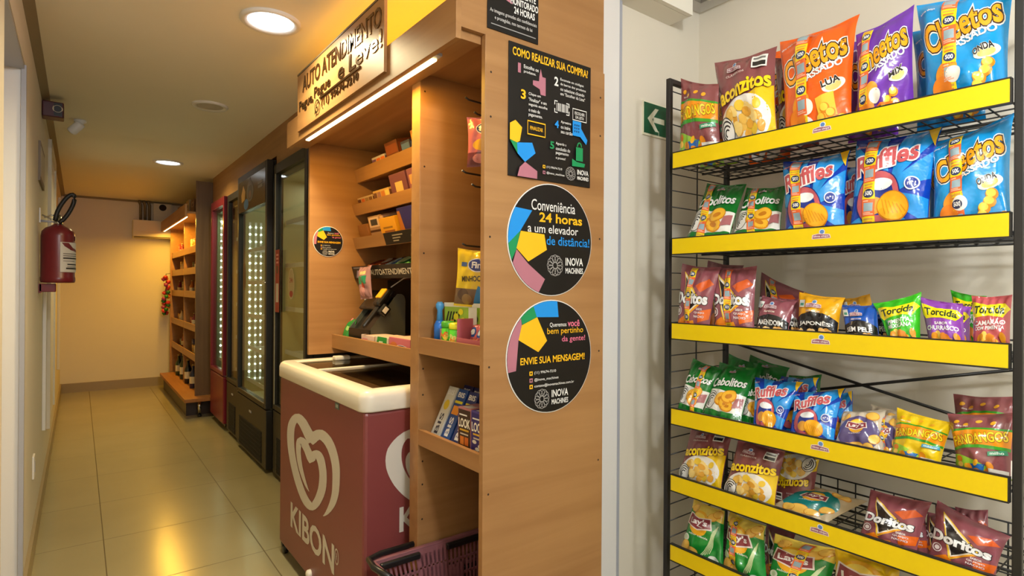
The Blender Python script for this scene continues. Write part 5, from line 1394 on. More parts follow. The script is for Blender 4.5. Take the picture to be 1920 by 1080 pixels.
# ================================================================== BASKETS
def basket():
    X0, X1, Y0, Y1, Zt, Zb = 0.762, 1.205, 1.392, 1.722, 0.416, 0.196
    bk = thing('shopping_basket', 'mauve plastic shopping basket with black folding handles, topmost of the stack by the kiosk', 'basket', ((X0 + X1) / 2, (Y0 + Y1) / 2, Zb), 'stacked shopping baskets')
    pl = mat('basket_plastic', (138, 88, 94), rough=0.4)
    t = 0.045
    def wallpt(side, s, h):
        k = (1 - h) * t
        if side == 'S': return (X0 + k + s * (X1 - X0 - 2 * k), Y0 + k, Zb + h * (Zt - Zb))
        if side == 'N': return (X1 - k - s * (X1 - X0 - 2 * k), Y1 - k, Zb + h * (Zt - Zb))
        if side == 'W': return (X0 + k, Y1 - k - s * (Y1 - Y0 - 2 * k), Zb + h * (Zt - Zb))
        return (X1 - k, Y0 + k + s * (Y1 - Y0 - 2 * k), Zb + h * (Zt - Zb))
    m = MB()
    def strip(side, s0, s1, h0, h1):
        q = [wallpt(side, s0, h0), wallpt(side, s1, h0), wallpt(side, s1, h1), wallpt(side, s0, h1)]
        n = {'S': Vector((0, 1, 0)), 'N': Vector((0, -1, 0)), 'W': Vector((1, 0, 0)), 'E': Vector((-1, 0, 0))}[side] * 0.003
        q2 = [Vector(p) + n for p in q]
        m.poly(q, pl); m.poly(q2[::-1], pl)
        for a in range(4):
            b = (a + 1) % 4
            m.poly([q[a], q2[a], q2[b], q[b]], pl)
    for side, n in (('S', 24), ('N', 24), ('W', 18), ('E', 18)):
        strip(side, 0, 1, 0.90, 1.0)
        strip(side, 0, 1, 0.0, 0.12)
        strip(side, 0.0, 0.04, 0.12, 0.90); strip(side, 0.96, 1.0, 0.12, 0.90)
        mid = side in 'SN'
        w = 0.92 / n
        for i in range(n):
            s0 = 0.04 + i * w
            centre = mid and n * 0.36 < i < n * 0.64
            if centre or (mid and 0.22 < s0 < 0.78):
                strip(side, s0, s0 + w, 0.12, 0.62 if not centre else 0.66)
            if centre:
                strip(side, s0, s0 + w, 0.72, 0.90)
            strip(side, s0, s0 + w * 0.48, 0.12, 0.90)
        for h in (0.66, 0.44, 0.28):
            strip(side, 0.04, 0.96, h, h + 0.035)
    k = t
    m.box(X0 + k, X1 - k, Y0 + k, Y1 - k, Zb, Zb + 0.004, pl)
    m.build('body', bk)
    m = MB()
    for a, b, c, d in ((X0 - 0.012, X1 + 0.012, Y0 - 0.012, Y0 + 0.004), (X0 - 0.012, X1 + 0.012, Y1 - 0.004, Y1 + 0.012), (X0 - 0.012, X0 + 0.004, Y0 - 0.006, Y1 + 0.006), (X1 - 0.004, X1 + 0.012, Y0 - 0.006, Y1 + 0.006)):
        m.box(a, b, c, d, Zt - 0.008, Zt + 0.002, pl, bev=0.003)
    m.build('rim', bk)
    # two handles lie folded inside the long rims
    for y, dy in ((Y0, 1), (Y1, -1)):
        for a, b in ((X0 + 0.014, X0 + 0.158), (X1 - 0.182, X1 - 0.02)):
            MB().box(a, b, min(y + dy * 0.008, y + dy * 0.024), max(y + dy * 0.008, y + dy * 0.024), Zt - 0.028, Zt - 0.006, M_plastb, bev=0.005).build('handle', bk)
    MB().tube([(X0 - 0.004, Y0 + 0.2, Zt + 0.002), (X0 - 0.022, Y1 - 0.05, Zt + 0.006), (X0 - 0.016, Y1 + 0.006, Zt + 0.008), (X0 + 0.03, Y1 + 0.018, Zt + 0.010), (X0 + 0.15, Y1 + 0.018, Zt + 0.010)], 0.010, M_plastb, 8).build('carry_loop', bk)
    return bk
bk = basket()
ord_ = ['middle one of three', 'lowest one of three']
for i in range(2):
    c = bk.copy(); COL.objects.link(c)
    c.location.z -= 0.0975 * (i + 1)
    c['label'] = 'mauve plastic shopping basket nested in the stack by the kiosk, ' + ord_[i]
    for ch in bk.children:
        d = ch.copy(); COL.objects.link(d); d.parent = c

# ================================================================== FRIDGES
def fridge(label, X, Y0, Y1, Z1, frame, glass_z, header=None, body=None, beads=False, inside=(196, 186, 150), low='grille', depth=0.62, z0=0.03):
    t = thing('drinks_fridge', label, 'fridge', (X + depth / 2, (Y0 + Y1) / 2, 0), 'upright glass door fridges')
    body = body or M_black
    im = mat('fridge_liner_%d_%d_%d' % inside, inside, rough=0.45)
    g0, g1 = glass_z
    XB = X + depth
    w = 0.035
    m = MB()
    m.box(X + 0.05, XB, Y0, Y0 + w, z0, Z1, body).box(X + 0.05, XB, Y1 - w, Y1, z0, Z1, body).box(XB - w, XB, Y0 + w, Y1 - w, z0, Z1, body)
    m.box(X + 0.05, XB - w, Y0 + w, Y1 - w, Z1 - 0.09, Z1, body).box(X + 0.05, XB - w, Y0 + w, Y1 - w, z0, g0 - 0.06, body)
    m.build('cabinet', t)
    m = MB()
    e = 0.006
    m.box(X + 0.052, XB - w - e, Y0 + w, Y0 + w + e, g0 - 0.058, Z1 - 0.092, im).box(X + 0.052, XB - w - e, Y1 - w - e, Y1 - w, g0 - 0.058, Z1 - 0.092, im)
    m.box(XB - w - e, XB - w, Y0 + w, Y1 - w, g0 - 0.058, Z1 - 0.092, im)
    m.box(X + 0.052, XB - w - e, Y0 + w + e, Y1 - w - e, g0 - 0.058, g0 - 0.05, im).box(X + 0.052, XB - w - e, Y0 + w + e, Y1 - w - e, Z1 - 0.10, Z1 - 0.093, im)
    m.build('liner', t)
    n = 5
    for i in range(n):
        z = g0 + 0.06 + i * (g1 - g0 - 0.1) / n
        m = MB()
        for k in range(14):
            y = Y0 + w + 0.02 + k * (Y1 - Y0 - 2 * w - 0.04) / 13
            m.tube([(X + 0.075, y, z), (XB - w - 0.02, y, z)], 0.002, M_trim, 5)
        for x in (X + 0.075, XB - w - 0.02):
            m.tube([(x, Y0 + w + 0.01, z), (x, Y1 - w - 0.01, z)], 0.0035, M_trim, 5)
        m.box(X + 0.068, X + 0.071, Y0 + w + 0.01, Y1 - w - 0.01, z - 0.012, z + 0.018, M_trim)
        m.build('wire_shelf', t)
    m = MB()
    fr = 0.045
    zb = g0 - 0.035
    m.box(X, X + 0.045, Y0, Y0 + fr, zb, Z1, frame, bev=0.004).box(X, X + 0.045, Y1 - fr, Y1, zb, Z1, frame, bev=0.004)
    m.box(X, X + 0.045, Y0 + fr, Y1 - fr, zb, g0, frame, bev=0.003).box(X, X + 0.045, Y0 + fr, Y1 - fr, g1, Z1, frame, bev=0.003)
    d = m.build('door', t)
    MB().box(X + 0.018, X + 0.024, Y0 + fr, Y1 - fr, g0, g1, M_pane).build('glass', d)
    if header:
        header(d, X, Y0 + 0.02, Y1 - 0.02, g1, Z1 - 0.05)
    m = MB()
    if low == 'grille':
        m.box(X + 0.004, X + 0.05, Y0, Y1, 0.03, zb - 0.01, body, bev=0.004)
        gm = mat('grille_dark', (14, 13, 13), rough=0.8)
        m.box(X + 0.001, X + 0.004, Y0 + 0.12, Y1 - 0.1, 0.05, zb - 0.18, gm)
        for k in range(7):
            z = 0.07 + k * (zb - 0.26) / 6
            m.box(X - 0.001, X + 0.002, Y0 + 0.12, Y1 - 0.1, z, z + 0.006, gm)
        m.box(X + 0.0015, X + 0.004, (Y0 + Y1) / 2 - 0.03, (Y0 + Y1) / 2 + 0.03, zb - 0.10, zb - 0.085, M_grey)
    else:
        m.box(X + 0.004, X + 0.05, Y0, Y1, 0.06, zb - 0.01, body, bev=0.012)
        m.box(X + 0.03, X + 0.4, Y0 + 0.03, Y1 - 0.03, 0.03, 0.062, M_plastb)
    m.build('base_panel', t)
    for x in (X + 0.09, XB - 0.06):
        for y in (Y0 + 0.06, Y1 - 0.06):
            MB().lathe([(0.02, 0), (0.02, 0.01), (0.012, 0.014), (0.012, 0.03)], (x, y, 0), M_plastb, 12).build('foot', t)
    if beads:
        nb = 22
        light('fridge_light', 'AREA', (X + 0.2, (Y0 + Y1) / 2, Z1 - 0.12), 1.6, (1.0, 1.0, 0.74), 0.15, 0.5)
        for x, y in ((X + 0.085, Y1 - w - 0.012), (X + 0.13, Y1 - w - 0.012), (X + 0.17, Y1 - w - 0.012)):
            m = MB().box(x - 0.008, x + 0.008, y, y + 0.005, g0 + 0.04, g1 - 0.06, M_trim)
            for k in range(nb):
                z = g0 + 0.06 + k * (g1 - g0 - 0.16) / (nb - 1)
                m.lathe([(0.006, -0.004), (0.006, 0)] if x < X + 0.1 else [(0.004, -0.004), (0.004, 0)], (x, y, z), M_ledc, 8, axis='Y')
            m.build('led_strip', t)
    return t, d
def black_header(d, X, Y0, Y1, z0, z1):
    m = MB().box(X - 0.002, X + 0.003, Y0 + 0.02, Y1 - 0.02, z0, z1, mat('header_black', (28, 25, 24), rough=0.25))
    ar = Art()
    ar.poly([(0.12, 0.55), (0.2, 0.85), (0.28, 0.62), (0.26, 0.36), (0.14, 0.3)], (206, 150, 34)).ell(0.32, 0.2, 0.09, 0.17, (20, 110, 180))
    ar.ell(0.47, 0.55, 0.13, 0.32, (92, 84, 76)).ell(0.47, 0.52, 0.09, 0.22, (58, 50, 46)).ell(0.47, 0.46, 0.05, 0.12, (110, 70, 50)).poly([(0.36, 0.75), (0.47, 1.0), (0.55, 0.72)], (110, 104, 98))
    ar.rect(0.76, 0.62, 0.92, 0.70, (140, 136, 130)).rect(0.76, 0.5, 0.92, 0.58, (140, 136, 130))
    m.art(ar, lambda x, y, o: (X - 0.002 - o, Y1 - 0.02 - x * (Y1 - Y0 - 0.04), z0 + y * (z1 - z0)))
    m.build('header_panel', d)
M_fgrey = mat('fridge_frame_grey', (150, 150, 136), rough=0.4)
f1, d1 = fridge('glass door fridge with red and oval stickers, directly beyond the kiosk', 1.06, 3.385, 4.09, 2.135, M_black, (0.50, 2.07), inside=(190, 178, 130))
light('fridge_light', 'AREA', (1.3, 3.75, 2.02), 1.0, (1.0, 1.0, 0.85), 0.15, 0.4)
MB().box(1.0585, 1.0635, 4.046, 4.060, 0.5, 2.07, M_fgrey).build('edge_profile', d1)
ar = Art(); ar.rect(0, 0, 1, 1, (160, 40, 40)).rect(0.2, 0.16, 0.8, 0.46, (206, 196, 186)).rect(0.3, 0.62, 0.7, 0.74, (90, 60, 40))
for k in range(3):
    ar.rect(0.25, 0.78 + 0.06 * k, 0.75, 0.81 + 0.06 * k, (220, 150, 140))
MB().art(ar, lambda x, y, o: (1.0585 - o, 4.035 - 0.10 * x, 1.13 + 0.42 * y)).build('red_sticker', d1)
ar = Art().ell(0.5, 0.5, 0.5, 0.5, (196, 184, 150), n=30).ell(0.5, 0.5, 0.44, 0.46, (176, 160, 120), n=30).text('24h', 0.5, 0.62, 0.5, 0.16, (150, 40, 40), bold=0.02).ell(0.5, 0.18, 0.28, 0.1, (160, 44, 44))
MB().art(ar, lambda x, y, o: (1.0775 - o, 3.80 - 0.13 * x, 1.22 + 0.20 * y)).build('oval_sticker', d1)
f2, d2 = fridge('tall black fridge with a decorated header and rows of lights', 1.03, 4.15, 5.06, 2.185, M_black, (0.485, 1.89), header=black_header, beads=True, inside=(150, 150, 104))
MB().lathe([(0.011, 0.001), (0.011, -0.008), (0.006, -0.012), (0.0, -0.012)], (1.029, 4.172, 1.33), M_chrome, 14, axis='X', caps=False).build('door_lock', d2)
ar = Art().ell(0.5, 0.5, 0.5, 0.5, (120, 84, 40), n=24).ell(0.45, 0.5, 0.3, 0.4, (80, 50, 26), n=20)
MB().art(ar, lambda x, y, o: (1.047 - o, 4.93 - 0.10 * x, 1.27 + 0.22 * y)).build('round_sticker', d2)
f3, d3 = fridge('plain dark fridge squeezed between the black one and the red one', 1.05, 5.10, 5.575, 2.11, M_black, (0.50, 2.05), inside=(196, 160, 90))
M_red = mat('fridge_red', (124, 28, 44), rough=0.3)
f4, d4 = fridge('red fridge with rows of cool lights beside the walnut shelf unit', 1.03, 5.62, 6.245, 2.115, M_red, (0.53, 2.04), body=M_red, beads=True, low='panel', inside=(120, 140, 110))
rndf = random.Random(4)
for fx, y0, y1, g0, g1, nm, lim in ((1.06, 3.45, 4.02, 0.50, 2.07, 'fridge beyond the kiosk', 8), (1.03, 4.22, 4.99, 0.485, 1.89, 'black fridge', 16)):
    for i in range(5):
        z = g0 + 0.0625 + i * (g1 - g0 - 0.1) / 5
        for k in range(lim // 4):
            x, y = fx + 0.30 + 0.07 * (k % 2), y0 + 0.06 + (y1 - y0 - 0.12) * (k + 0.5) / (lim // 4)
            col = rndf.choice(((176, 150, 30), (60, 120, 50), (150, 60, 40), (120, 100, 70), (200, 190, 150)))
            mm = mat('bottle_%d_%d_%d' % col, col, rough=0.2)
            m = MB().lathe([(0.028, 0), (0.031, 0.01), (0.031, 0.12), (0.013, 0.17), (0.013, 0.2)], (x, y, z), mm, 14)
            o = m.build('drink_bottle', org=(x, y, z))
            tag(o, 'chilled drink bottle in the ' + nm + ', shelf ' + ('lowest', 'second lowest', 'middle', 'second highest', 'highest')[i] + (', nearer the kiosk' if k < lim // 8 else ', farther from the kiosk'), 'bottle', 'bottles in the ' + nm)

# ================================================================== FAR WALNUT SHELF UNIT
U = thing('walnut_shelf_unit', 'walnut and beech shelf unit with a lit fascia at the far end of the corridor', 'shelf unit', (1.1, 7.45, 0))
MB().box(0.93, 1.40, 6.45, 6.472, 0.145, 2.36, M_dwood).build('side_panel', U)
MB().box(0.935, 1.40, 8.48, 8.50, 0.2, 2.03, M_woody).build('far_side_panel', U)
MB().box(0.955, 1.40, 7.44, 7.458, 0.2, 2.03, M_woody).build('divider', U)
MB().box(1.385, 1.40, 6.472, 8.50, 0.145, 2.36, M_wood).build('back_panel', U)
MB().box(0.90, 1.385, 6.472, 8.52, 2.03, 2.05, M_woody).build('top_board', U)
MB().box(0.832, 0.85, 6.44, 8.52, 1.995, 2.12, M_woody, bev=0.001).box(0.85, 0.90, 6.472, 8.518, 2.03, 2.05, M_woody).build('fascia', U)
ls = MB().box(0.853, 0.873, 6.56, 8.50, 2.008, 2.02, M_grey).build('light_strip', U)
MB().box(0.855, 0.871, 6.58, 8.48, 2.0, 2.008, M_ledw).build('diffuser', ls)
LV = (1.715, 1.49, 1.24, 0.89, 0.585)
for z in LV:
    for y0, y1 in ((6.473, 7.439), (7.459, 8.479)):
        MB().box(0.95, 0.962, y0, y1, z - 0.06, z + 0.012, M_woody).box(0.962, 1.384, y0, y1, z - 0.05, z - 0.034, M_woody).build('shelf', U)
MB().box(0.82, 1.40, 6.29, 8.42, 0.165, 0.20, wood_material('plinth_top_wood', (150, 98, 52), (176, 120, 66), 'Y', 0.8), bev=0.002).build('plinth_top', U)
MB().box(0.86, 1.38, 6.50, 8.40, 0.0, 0.164, mat('plinth_dark', (52, 36, 24), rough=0.4)).build('plinth', U)
for x in (0.965, 1.10):
    MB().lathe([(0.016, 0), (0.016, 0.145)], (x, 6.40, 0.02), M_chrome, 16).lathe([(0.02, 0), (0.02, 0.02)], (x, 6.40, 0), M_plastb, 16).build('leg', U)
rn = random.Random(21)
PAL = [(214, 196, 160), (150, 60, 40), (196, 150, 60), (70, 90, 60), (60, 60, 110), (230, 220, 200), (176, 110, 50), (120, 40, 60)]
def bottle(x, y, z, h, col, label, r=0.033, group=None):
    t = thing('bottle', label, 'bottle', (x, y, z), group)
    MB().lathe([(r * 0.9, 0), (r, 0.006), (r, h * 0.58), (r * 0.4, h * 0.76), (r * 0.36, h * 0.92)], (x, y, z), mat('bottle_glass_%d_%d_%d' % col, col, rough=0.12), 16).build('body', t)
    MB().lathe([(r * 0.42, h * 0.92), (r * 0.42, h)], (x, y, z), mat('bottle_cap', (150, 130, 80), rough=0.3), 12).build('cap', t)
    MB().lathe([(r + 0.0008, h * 0.2), (r + 0.0008, h * 0.48)], (x, y, z), mat('bottle_label', (214, 206, 186)), 16, caps=False).build('label', t)
    return t
def carton(x, y, z, dx, dy, h, col, label, cat='box', name='product_box', group=None):
    m = MB().box(x - dx / 2, x + dx / 2, y - dy / 2, y + dy / 2, z, z + h, mat('carton_%d_%d_%d' % col, col, rough=0.45), bev=0.002)
    c2 = tuple(min(255, int(v * 0.55 + 100)) for v in col)
    ar = Art().rect(0.12, 0.5, 0.88, 0.82, c2).rect(0.2, 0.18, 0.8, 0.26, c2).ell(0.5, 0.64, 0.2, 0.1, tuple(int(v * 0.6) for v in col))
    m.art(ar, lambda u, v, o: (x - dx / 2 - o, y + dy / 2 - u * dy, z + v * h))
    return tag(m.build(name, org=(x, y, z)), label, cat, group)
LVN = ('top', 'second', 'third', 'fourth', 'fifth')
for li, z in enumerate(LV):
    zz = z - 0.034
    for bay, ys in (('near', (6.60, 6.78, 6.96, 7.14, 7.30)), ('far', (7.56, 7.74, 7.92, 8.10, 8.28))):
        for k, y in enumerate(ys):
            if (li, bay, k) in ((1, 'near', 3), (2, 'near', 1), (2, 'near', 0), (3, 'near', 2), (4, 'far', 4), (3, 'far', 0)):
                continue
            col = PAL[(li * 3 + k * 2 + (bay == 'far')) % len(PAL)]
            nm = ('walnut unit %s shelf, %s bay, ' % (LVN[li], bay)) + ('first', 'second', 'third', 'fourth', 'fifth')[k] + ' from the fridges'
            x = 1.02 + 0.02 * ((k * 7 + li) % 3)
            if (li + k) % 3 == 0:
                bottle(x, y, zz, 0.15 + 0.015 * (k % 3), col, 'small bottle, ' + nm, 0.028, 'products on the walnut unit')
            else:
                carton(x, y, zz, 0.07, 0.11, (0.15, 0.12, 0.17, 0.10)[(k + li) % 4], col, 'small carton, ' + nm, group='products on the walnut unit')
BC = [(26, 36, 40), (34, 60, 40), (30, 40, 80), (60, 40, 30), (24, 30, 36), (80, 84, 70), (40, 60, 44)]
for k in range(10):
    y = 6.60 + 0.185 * k
    x = 0.93 + 0.05 * (k % 2)
    if 6.42 < y < 6.48:
        continue
    bottle(x + 0.06, y, 0.201, 0.30 - 0.02 * (k % 3), BC[k % 7], 'dark wine bottle standing on the plinth of the walnut unit, ' + ('first', 'second', 'third', 'fourth', 'fifth', 'sixth', 'seventh', 'eighth', 'ninth', 'tenth')[k] + ' from the fridges', 0.038, 'bottles on the plinth')
for k in range(5):
    y = 6.75 + 0.34 * k
    carton(1.02, y, 2.051, 0.16, 0.2, 0.16 + 0.03 * (k % 2), ((110, 76, 44), (150, 130, 90), (90, 56, 36))[k % 3], 'dim box stored on top of the walnut unit, ' + ('first', 'second', 'third', 'fourth', 'last')[k] + ' from the fridges', group='boxes on top of the walnut unit')
m = MB()
gc = [(176, 40, 40), (40, 120, 50), (220, 110, 40), (150, 50, 110), (30, 100, 44), (206, 60, 60)]
for k in range(26):
    z = 1.42 - 0.019 * k + rn.uniform(-0.01, 0.01)
    a = rn.uniform(0, 6.28)
    c = gc[k % 6] if k > 8 else gc[(0, 2, 3, 5)[k % 4]]
    xf = Matrix.Translation((0.884 + 0.026 * math.cos(a), 8.455 + 0.03 * math.sin(a), z)) @ Matrix.Rotation(a, 4, 'Z') @ Matrix.Rotation(rn.uniform(-1, 1), 4, 'X')
    m.lathe([(0.0, -0.03), (0.024, -0.01), (0.028, 0.008), (0.0, 0.03)], (0, 0, 0), mat('garland_%d_%d_%d' % c, c, rough=0.35), 7, xf=xf, caps=False)
m.tube([(0.884, 8.455, 1.46), (0.884, 8.455, 0.93)], 0.004, M_wire, 6).tube([(0.884, 8.455, 1.455), (0.934, 8.49, 1.465)], 0.003, M_wire, 6)
tag(m.build('candy_garland', org=(0.9, 8.455, 1.2)), 'colourful red and green hanging garland at the far end of the walnut unit', 'garland')

# ================================================================== GOODS IN THE KIOSK
def pack(name, label, cat, M, dx, dy, dz, col, prints, group=None, bev=0.002, top=None):
    """carton in local space: front at x=0 facing -X, y centred, resting on z=0"""
    m = MB().box(0, dx, -dy / 2, dy / 2, 0, dz, mat('carton_%d_%d_%d' % col, col, rough=0.4), bev=bev)
    if prints is not None:
        m.art(prints, lambda u, v, o: (-o, dy / 2 - u * dy, v * dz))
        m.art(prints, lambda u, v, o: (dx * u, -dy / 2 - o, v * dz))
    if top is not None:
        m.art(Art().rect(0.06, 0.06, 0.94, 0.94, top), lambda u, v, o: (dx * u, -dy / 2 + dy * v, dz + o))
    o = m.build(name)
    ORG[o.name] = Vector(M.translation)
    o.matrix_world = M
    return tag(o, label, cat, group)
def on_tray(i, x, y, yaw=0, extra=0.0):
    return Matrix.Translation((x, y, tray_floor(i, x) + 0.0055 + extra)) @ Matrix.Rotation(R(-15.1), 4, 'Y') @ Matrix.Rotation(R(yaw), 4, 'Z')
def stripes(*c):
    ar = Art()
    n = len(c)
    for i, k in enumerate(c):
        ar.rect(i / n + 0.02, 0.12, (i + 1) / n - 0.02, 0.88, k)
    return ar
def bars(c1, c2, c3=None):
    ar = Art().rect(0.06, 0.55, 0.94, 0.88, c1).rect(0.12, 0.14, 0.6, 0.4, c2)
    if c3:
        ar.ell(0.75, 0.35, 0.15, 0.22, c3, n=16)
    return ar
def flat_bag(label, M, w, h, T, base, art, seed, name='candy_pack', cat='candy', group=None):
    srf = Pillow([(-w / 2, h), (w / 2, h), (-w / 2, 0), (w / 2, 0)], T, seed, art.asp)
    o = bpy.data.objects.new(name, pillow_mesh(name, srf, base, art, 'k%d' % seed, lift0=0.0008))
    COL.objects.link(o)
    o.matrix_world = M
    return tag(o, label, cat, group)
g = ['candy on the %s sloping tray' % s for s in ('top', 'second', 'third', 'lowest')]
# tray 1 (top)
flat_bag('teal candy pack at the far end of the top sloping tray', facing((1.235, 2.83, tray_floor(0, 1.235) + 0.02), 50), 0.15, 0.10, 0.02, (60, 110, 120), Art(0.7).rect(0.1, 0.2, 0.7, 0.5, (150, 150, 190)).ell(0.8, 0.4, 0.1, 0.12, (190, 90, 120)), 201, group=g[0])
pack('candy_box', 'white and orange candy box on the top sloping tray', 'candy box', on_tray(0, 1.205, 2.665), 0.10, 0.15, 0.085, (206, 196, 190), stripes((120, 84, 130), (222, 110, 40), (226, 120, 44)), g[0])
pack('candy_box', 'dark brown open candy box on the top sloping tray', 'candy box', on_tray(0, 1.205, 2.505), 0.12, 0.13, 0.125, (120, 66, 34), bars((150, 80, 44), (200, 150, 110)), g[0])
flat_bag('shiny orange candy pack leaning on the top sloping tray', facing((1.24, 2.415, tray_floor(0, 1.24) + 0.012), 20, roll=-14), 0.12, 0.16, 0.03, (190, 84, 34), Art(1.35).ell(0.5, 0.6, 0.3, 0.25, (226, 130, 60)).rect(0.2, 0.15, 0.8, 0.35, (150, 50, 30)), 202, group=g[0])
flat_bag('red-brown candy pack behind the orange one on the top sloping tray', facing((1.29, 2.33, tray_floor(0, 1.29) + 0.012), 15, roll=-20), 0.13, 0.17, 0.03, (150, 52, 34), Art(1.35).ell(0.5, 0.6, 0.3, 0.25, (206, 110, 70)), 203, group=g[0])
pack('candy_box', 'small dark blue candy box on the top sloping tray', 'candy box', on_tray(0, 1.20, 2.355), 0.08, 0.085, 0.10, (54, 60, 90), bars((90, 120, 170), (220, 220, 214)), g[0])
pack('candy_box', 'orange candy box next to the partition on the top sloping tray', 'candy box', on_tray(0, 1.205, 2.235), 0.12, 0.125, 0.13, (214, 130, 50), bars((230, 170, 90), (110, 50, 40)), g[0])
# tray 2
pack('candy_box', 'low open box of wafers at the far end of the second sloping tray', 'candy box', on_tray(1, 1.195, 2.81), 0.12, 0.19, 0.075, (190, 164, 130), stripes((90, 50, 44), (200, 100, 50), (150, 120, 80), (120, 84, 50)), g[1], top=(150, 120, 80))
pack('candy_box', 'low box of brown bars on the second sloping tray', 'candy box', on_tray(1, 1.195, 2.61), 0.12, 0.18, 0.085, (196, 160, 100), stripes((110, 74, 60), (150, 110, 110), (190, 120, 60), (230, 200, 120)), g[1], top=(170, 130, 70))
pack('candy_box', 'tall purple box with a beige label on the second sloping tray', 'candy box', on_tray(1, 1.20, 2.42), 0.12, 0.165, 0.135, (112, 66, 84), Art().rect(0.3, 0.12, 0.75, 0.7, (214, 178, 120)), g[1], top=(90, 70, 40))
pack('candy_box', 'purple and teal box next to the partition on the second sloping tray', 'candy box', on_tray(1, 1.20, 2.235), 0.12, 0.17, 0.135, (130, 80, 104), Art().rect(0.1, 0.5, 0.6, 0.8, (210, 150, 100)).rect(0.62, 0.3, 0.9, 0.7, (40, 140, 130)).rect(0.1, 0.14, 0.5, 0.32, (220, 214, 206)), g[1])
# tray 3
pack('candy_box', 'plain brown open box at the far end of the third sloping tray', 'candy box', on_tray(2, 1.205, 2.84), 0.14, 0.12, 0.11, (150, 100, 54), None, g[2])
pack('candy_box', 'striped white and brown box of bars on the third sloping tray', 'candy box', on_tray(2, 1.21, 2.70), 0.13, 0.13, 0.14, (176, 140, 110), Art().rect(0.05, 0.6, 0.95, 0.95, (228, 196, 170)).rect(0.2, 0.66, 0.8, 0.88, (60, 60, 60)).rect(0, 0.42, 1, 0.5, (80, 50, 34)).rect(0, 0.22, 1, 0.30, (80, 50, 34)), g[2], top=(214, 130, 60))
pack('candy_box', 'yellow candy box on the third sloping tray', 'candy box', on_tray(2, 1.20, 2.535), 0.13, 0.17, 0.12, (226, 166, 36), Art().rect(0.2, 0.55, 0.8, 0.62, (150, 110, 40)).rect(0.25, 0.4, 0.9, 0.47, (150, 90, 40)).rect(0.2, 0.06, 0.9, 0.26, (60, 44, 30)), g[2], top=(206, 160, 80))
pack('candy_box', 'deep blue candy box on the third sloping tray', 'candy box', on_tray(2, 1.215, 2.345), 0.13, 0.19, 0.15, (34, 34, 130), Art().poly([(0, 0), (0.3, 0), (0.14, 0.9), (0, 0.9)], (176, 110, 50)).rect(0.3, 0.05, 0.42, 0.3, (190, 200, 214)), g[2], top=(30, 40, 150))
pack('candy_box', 'green and white candy box next to the partition on the third sloping tray', 'candy box', on_tray(2, 1.20, 2.165), 0.13, 0.16, 0.125, (74, 92, 40), Art().stroke([(0.03, 0.05), (0.03, 0.95), (0.97, 0.95)], 0.08, (220, 220, 206)).ell(0.5, 0.6, 0.3, 0.2, (140, 170, 70)), g[2])
# tray 4: flat packs lying down
cols4 = [((176, 84, 30), (120, 40, 30)), ((110, 56, 40), (190, 170, 150)), ((60, 96, 150), (170, 190, 200)), ((50, 110, 60), (180, 200, 150)), ((60, 130, 60), (30, 90, 50)), ((190, 70, 80), (230, 150, 150)), ((206, 80, 90), (240, 160, 120))]
nm4 = ['orange', 'brown', 'blue', 'dark green', 'bright green', 'red', 'pink']
for k, ((c1, c2), n) in enumerate(zip(cols4, nm4)):
    y = 2.86 - 0.107 * k
    ar = Art(1.6).ell(0.5, 0.8, 0.34, 0.4, c2).rect(0.2, 0.12, 0.8, 0.4, tuple(min(255, v + 40) for v in c1))
    flat_bag(n + ' flat candy pack lying on the lowest sloping tray', facing((1.20, y, tray_floor(3, 1.20) + 0.03), 66), 0.098, 0.17, 0.017, c1, ar, 210 + k, group=g[3])
# counter: terminal, packs, boxes
ZC = 1.0015
T = thing('checkout_terminal', 'black self-checkout stand with grey side plates on the kiosk counter', 'terminal', (1.19, 2.68, ZC))
M_gr = mat('terminal_grey', (78, 84, 80), rough=0.5)
TA = math.atan2(0.165, 0.135)
prof = [(1.098, ZC), (1.282, ZC), (1.282, ZC + 0.235), (1.276, ZC + 0.258), (1.26, ZC + 0.268), (1.238, ZC + 0.268), (1.103, ZC + 0.103), (1.098, ZC + 0.095)]
for y in (2.545, 2.795):
    MB().prism(prof, 'Y', y, y + 0.006, M_gr, bev=0.001).build('side_plate', T)
MB().box(1.094, 1.101, 2.545, 2.801, ZC, ZC + 0.095, M_plastb).build('front_plate', T)
def slope_box(a0, a1, y0, y1, h0, h1, m, bev=0.0):
    """box lying on the sloping desk: a along the slope from its front edge, h above it"""
    xf = Matrix.Translation((1.103, 0, ZC + 0.103)) @ Matrix.Rotation(-TA, 4, 'Y')
    return MB().box(a0, a1, y0, y1, h0, h1, m, bev=bev, xf=xf)
slope_box(0.0, 0.21, 2.5515, 2.7945, -0.03, -0.022, M_plastb).build('desk_plate', T)
sc = slope_box(0.10, 0.22, 2.565, 2.815, 0.004, 0.02, M_plastb, bev=0.003).build('tablet', T)
slope_box(0.108, 0.212, 2.58, 2.80, 0.0201, 0.0208, mat('tablet_screen', (40, 44, 46), rough=0.12)).build('screen', sc)
slope_box(0.150, 0.166, 2.803, 2.814, 0.0195, 0.024, M_trim, bev=0.002).build('camera_dot', sc)
Bc = thing('barcode_scanner', 'black barcode scanner with a yellow head lying on the checkout stand', 'scanner', (1.18, 2.56, ZC + 0.2))
slope_box(-0.02, 0.14, 2.536, 2.566, 0.022, 0.046, M_plastb, bev=0.009).build('handle', Bc)
slope_box(0.10, 0.20, 2.522, 2.58, 0.032, 0.064, M_plastb, bev=0.012).build('head', Bc)
slope_box(0.135, 0.192, 2.524, 2.578, 0.058, 0.070, mat('scanner_yellow', (232, 172, 30), rough=0.35), bev=0.005).build('cover', Bc)
slope_box(0.075, 0.13, 2.512, 2.538, -0.012, 0.034, M_plastb, bev=0.008).build('holster', Bc)
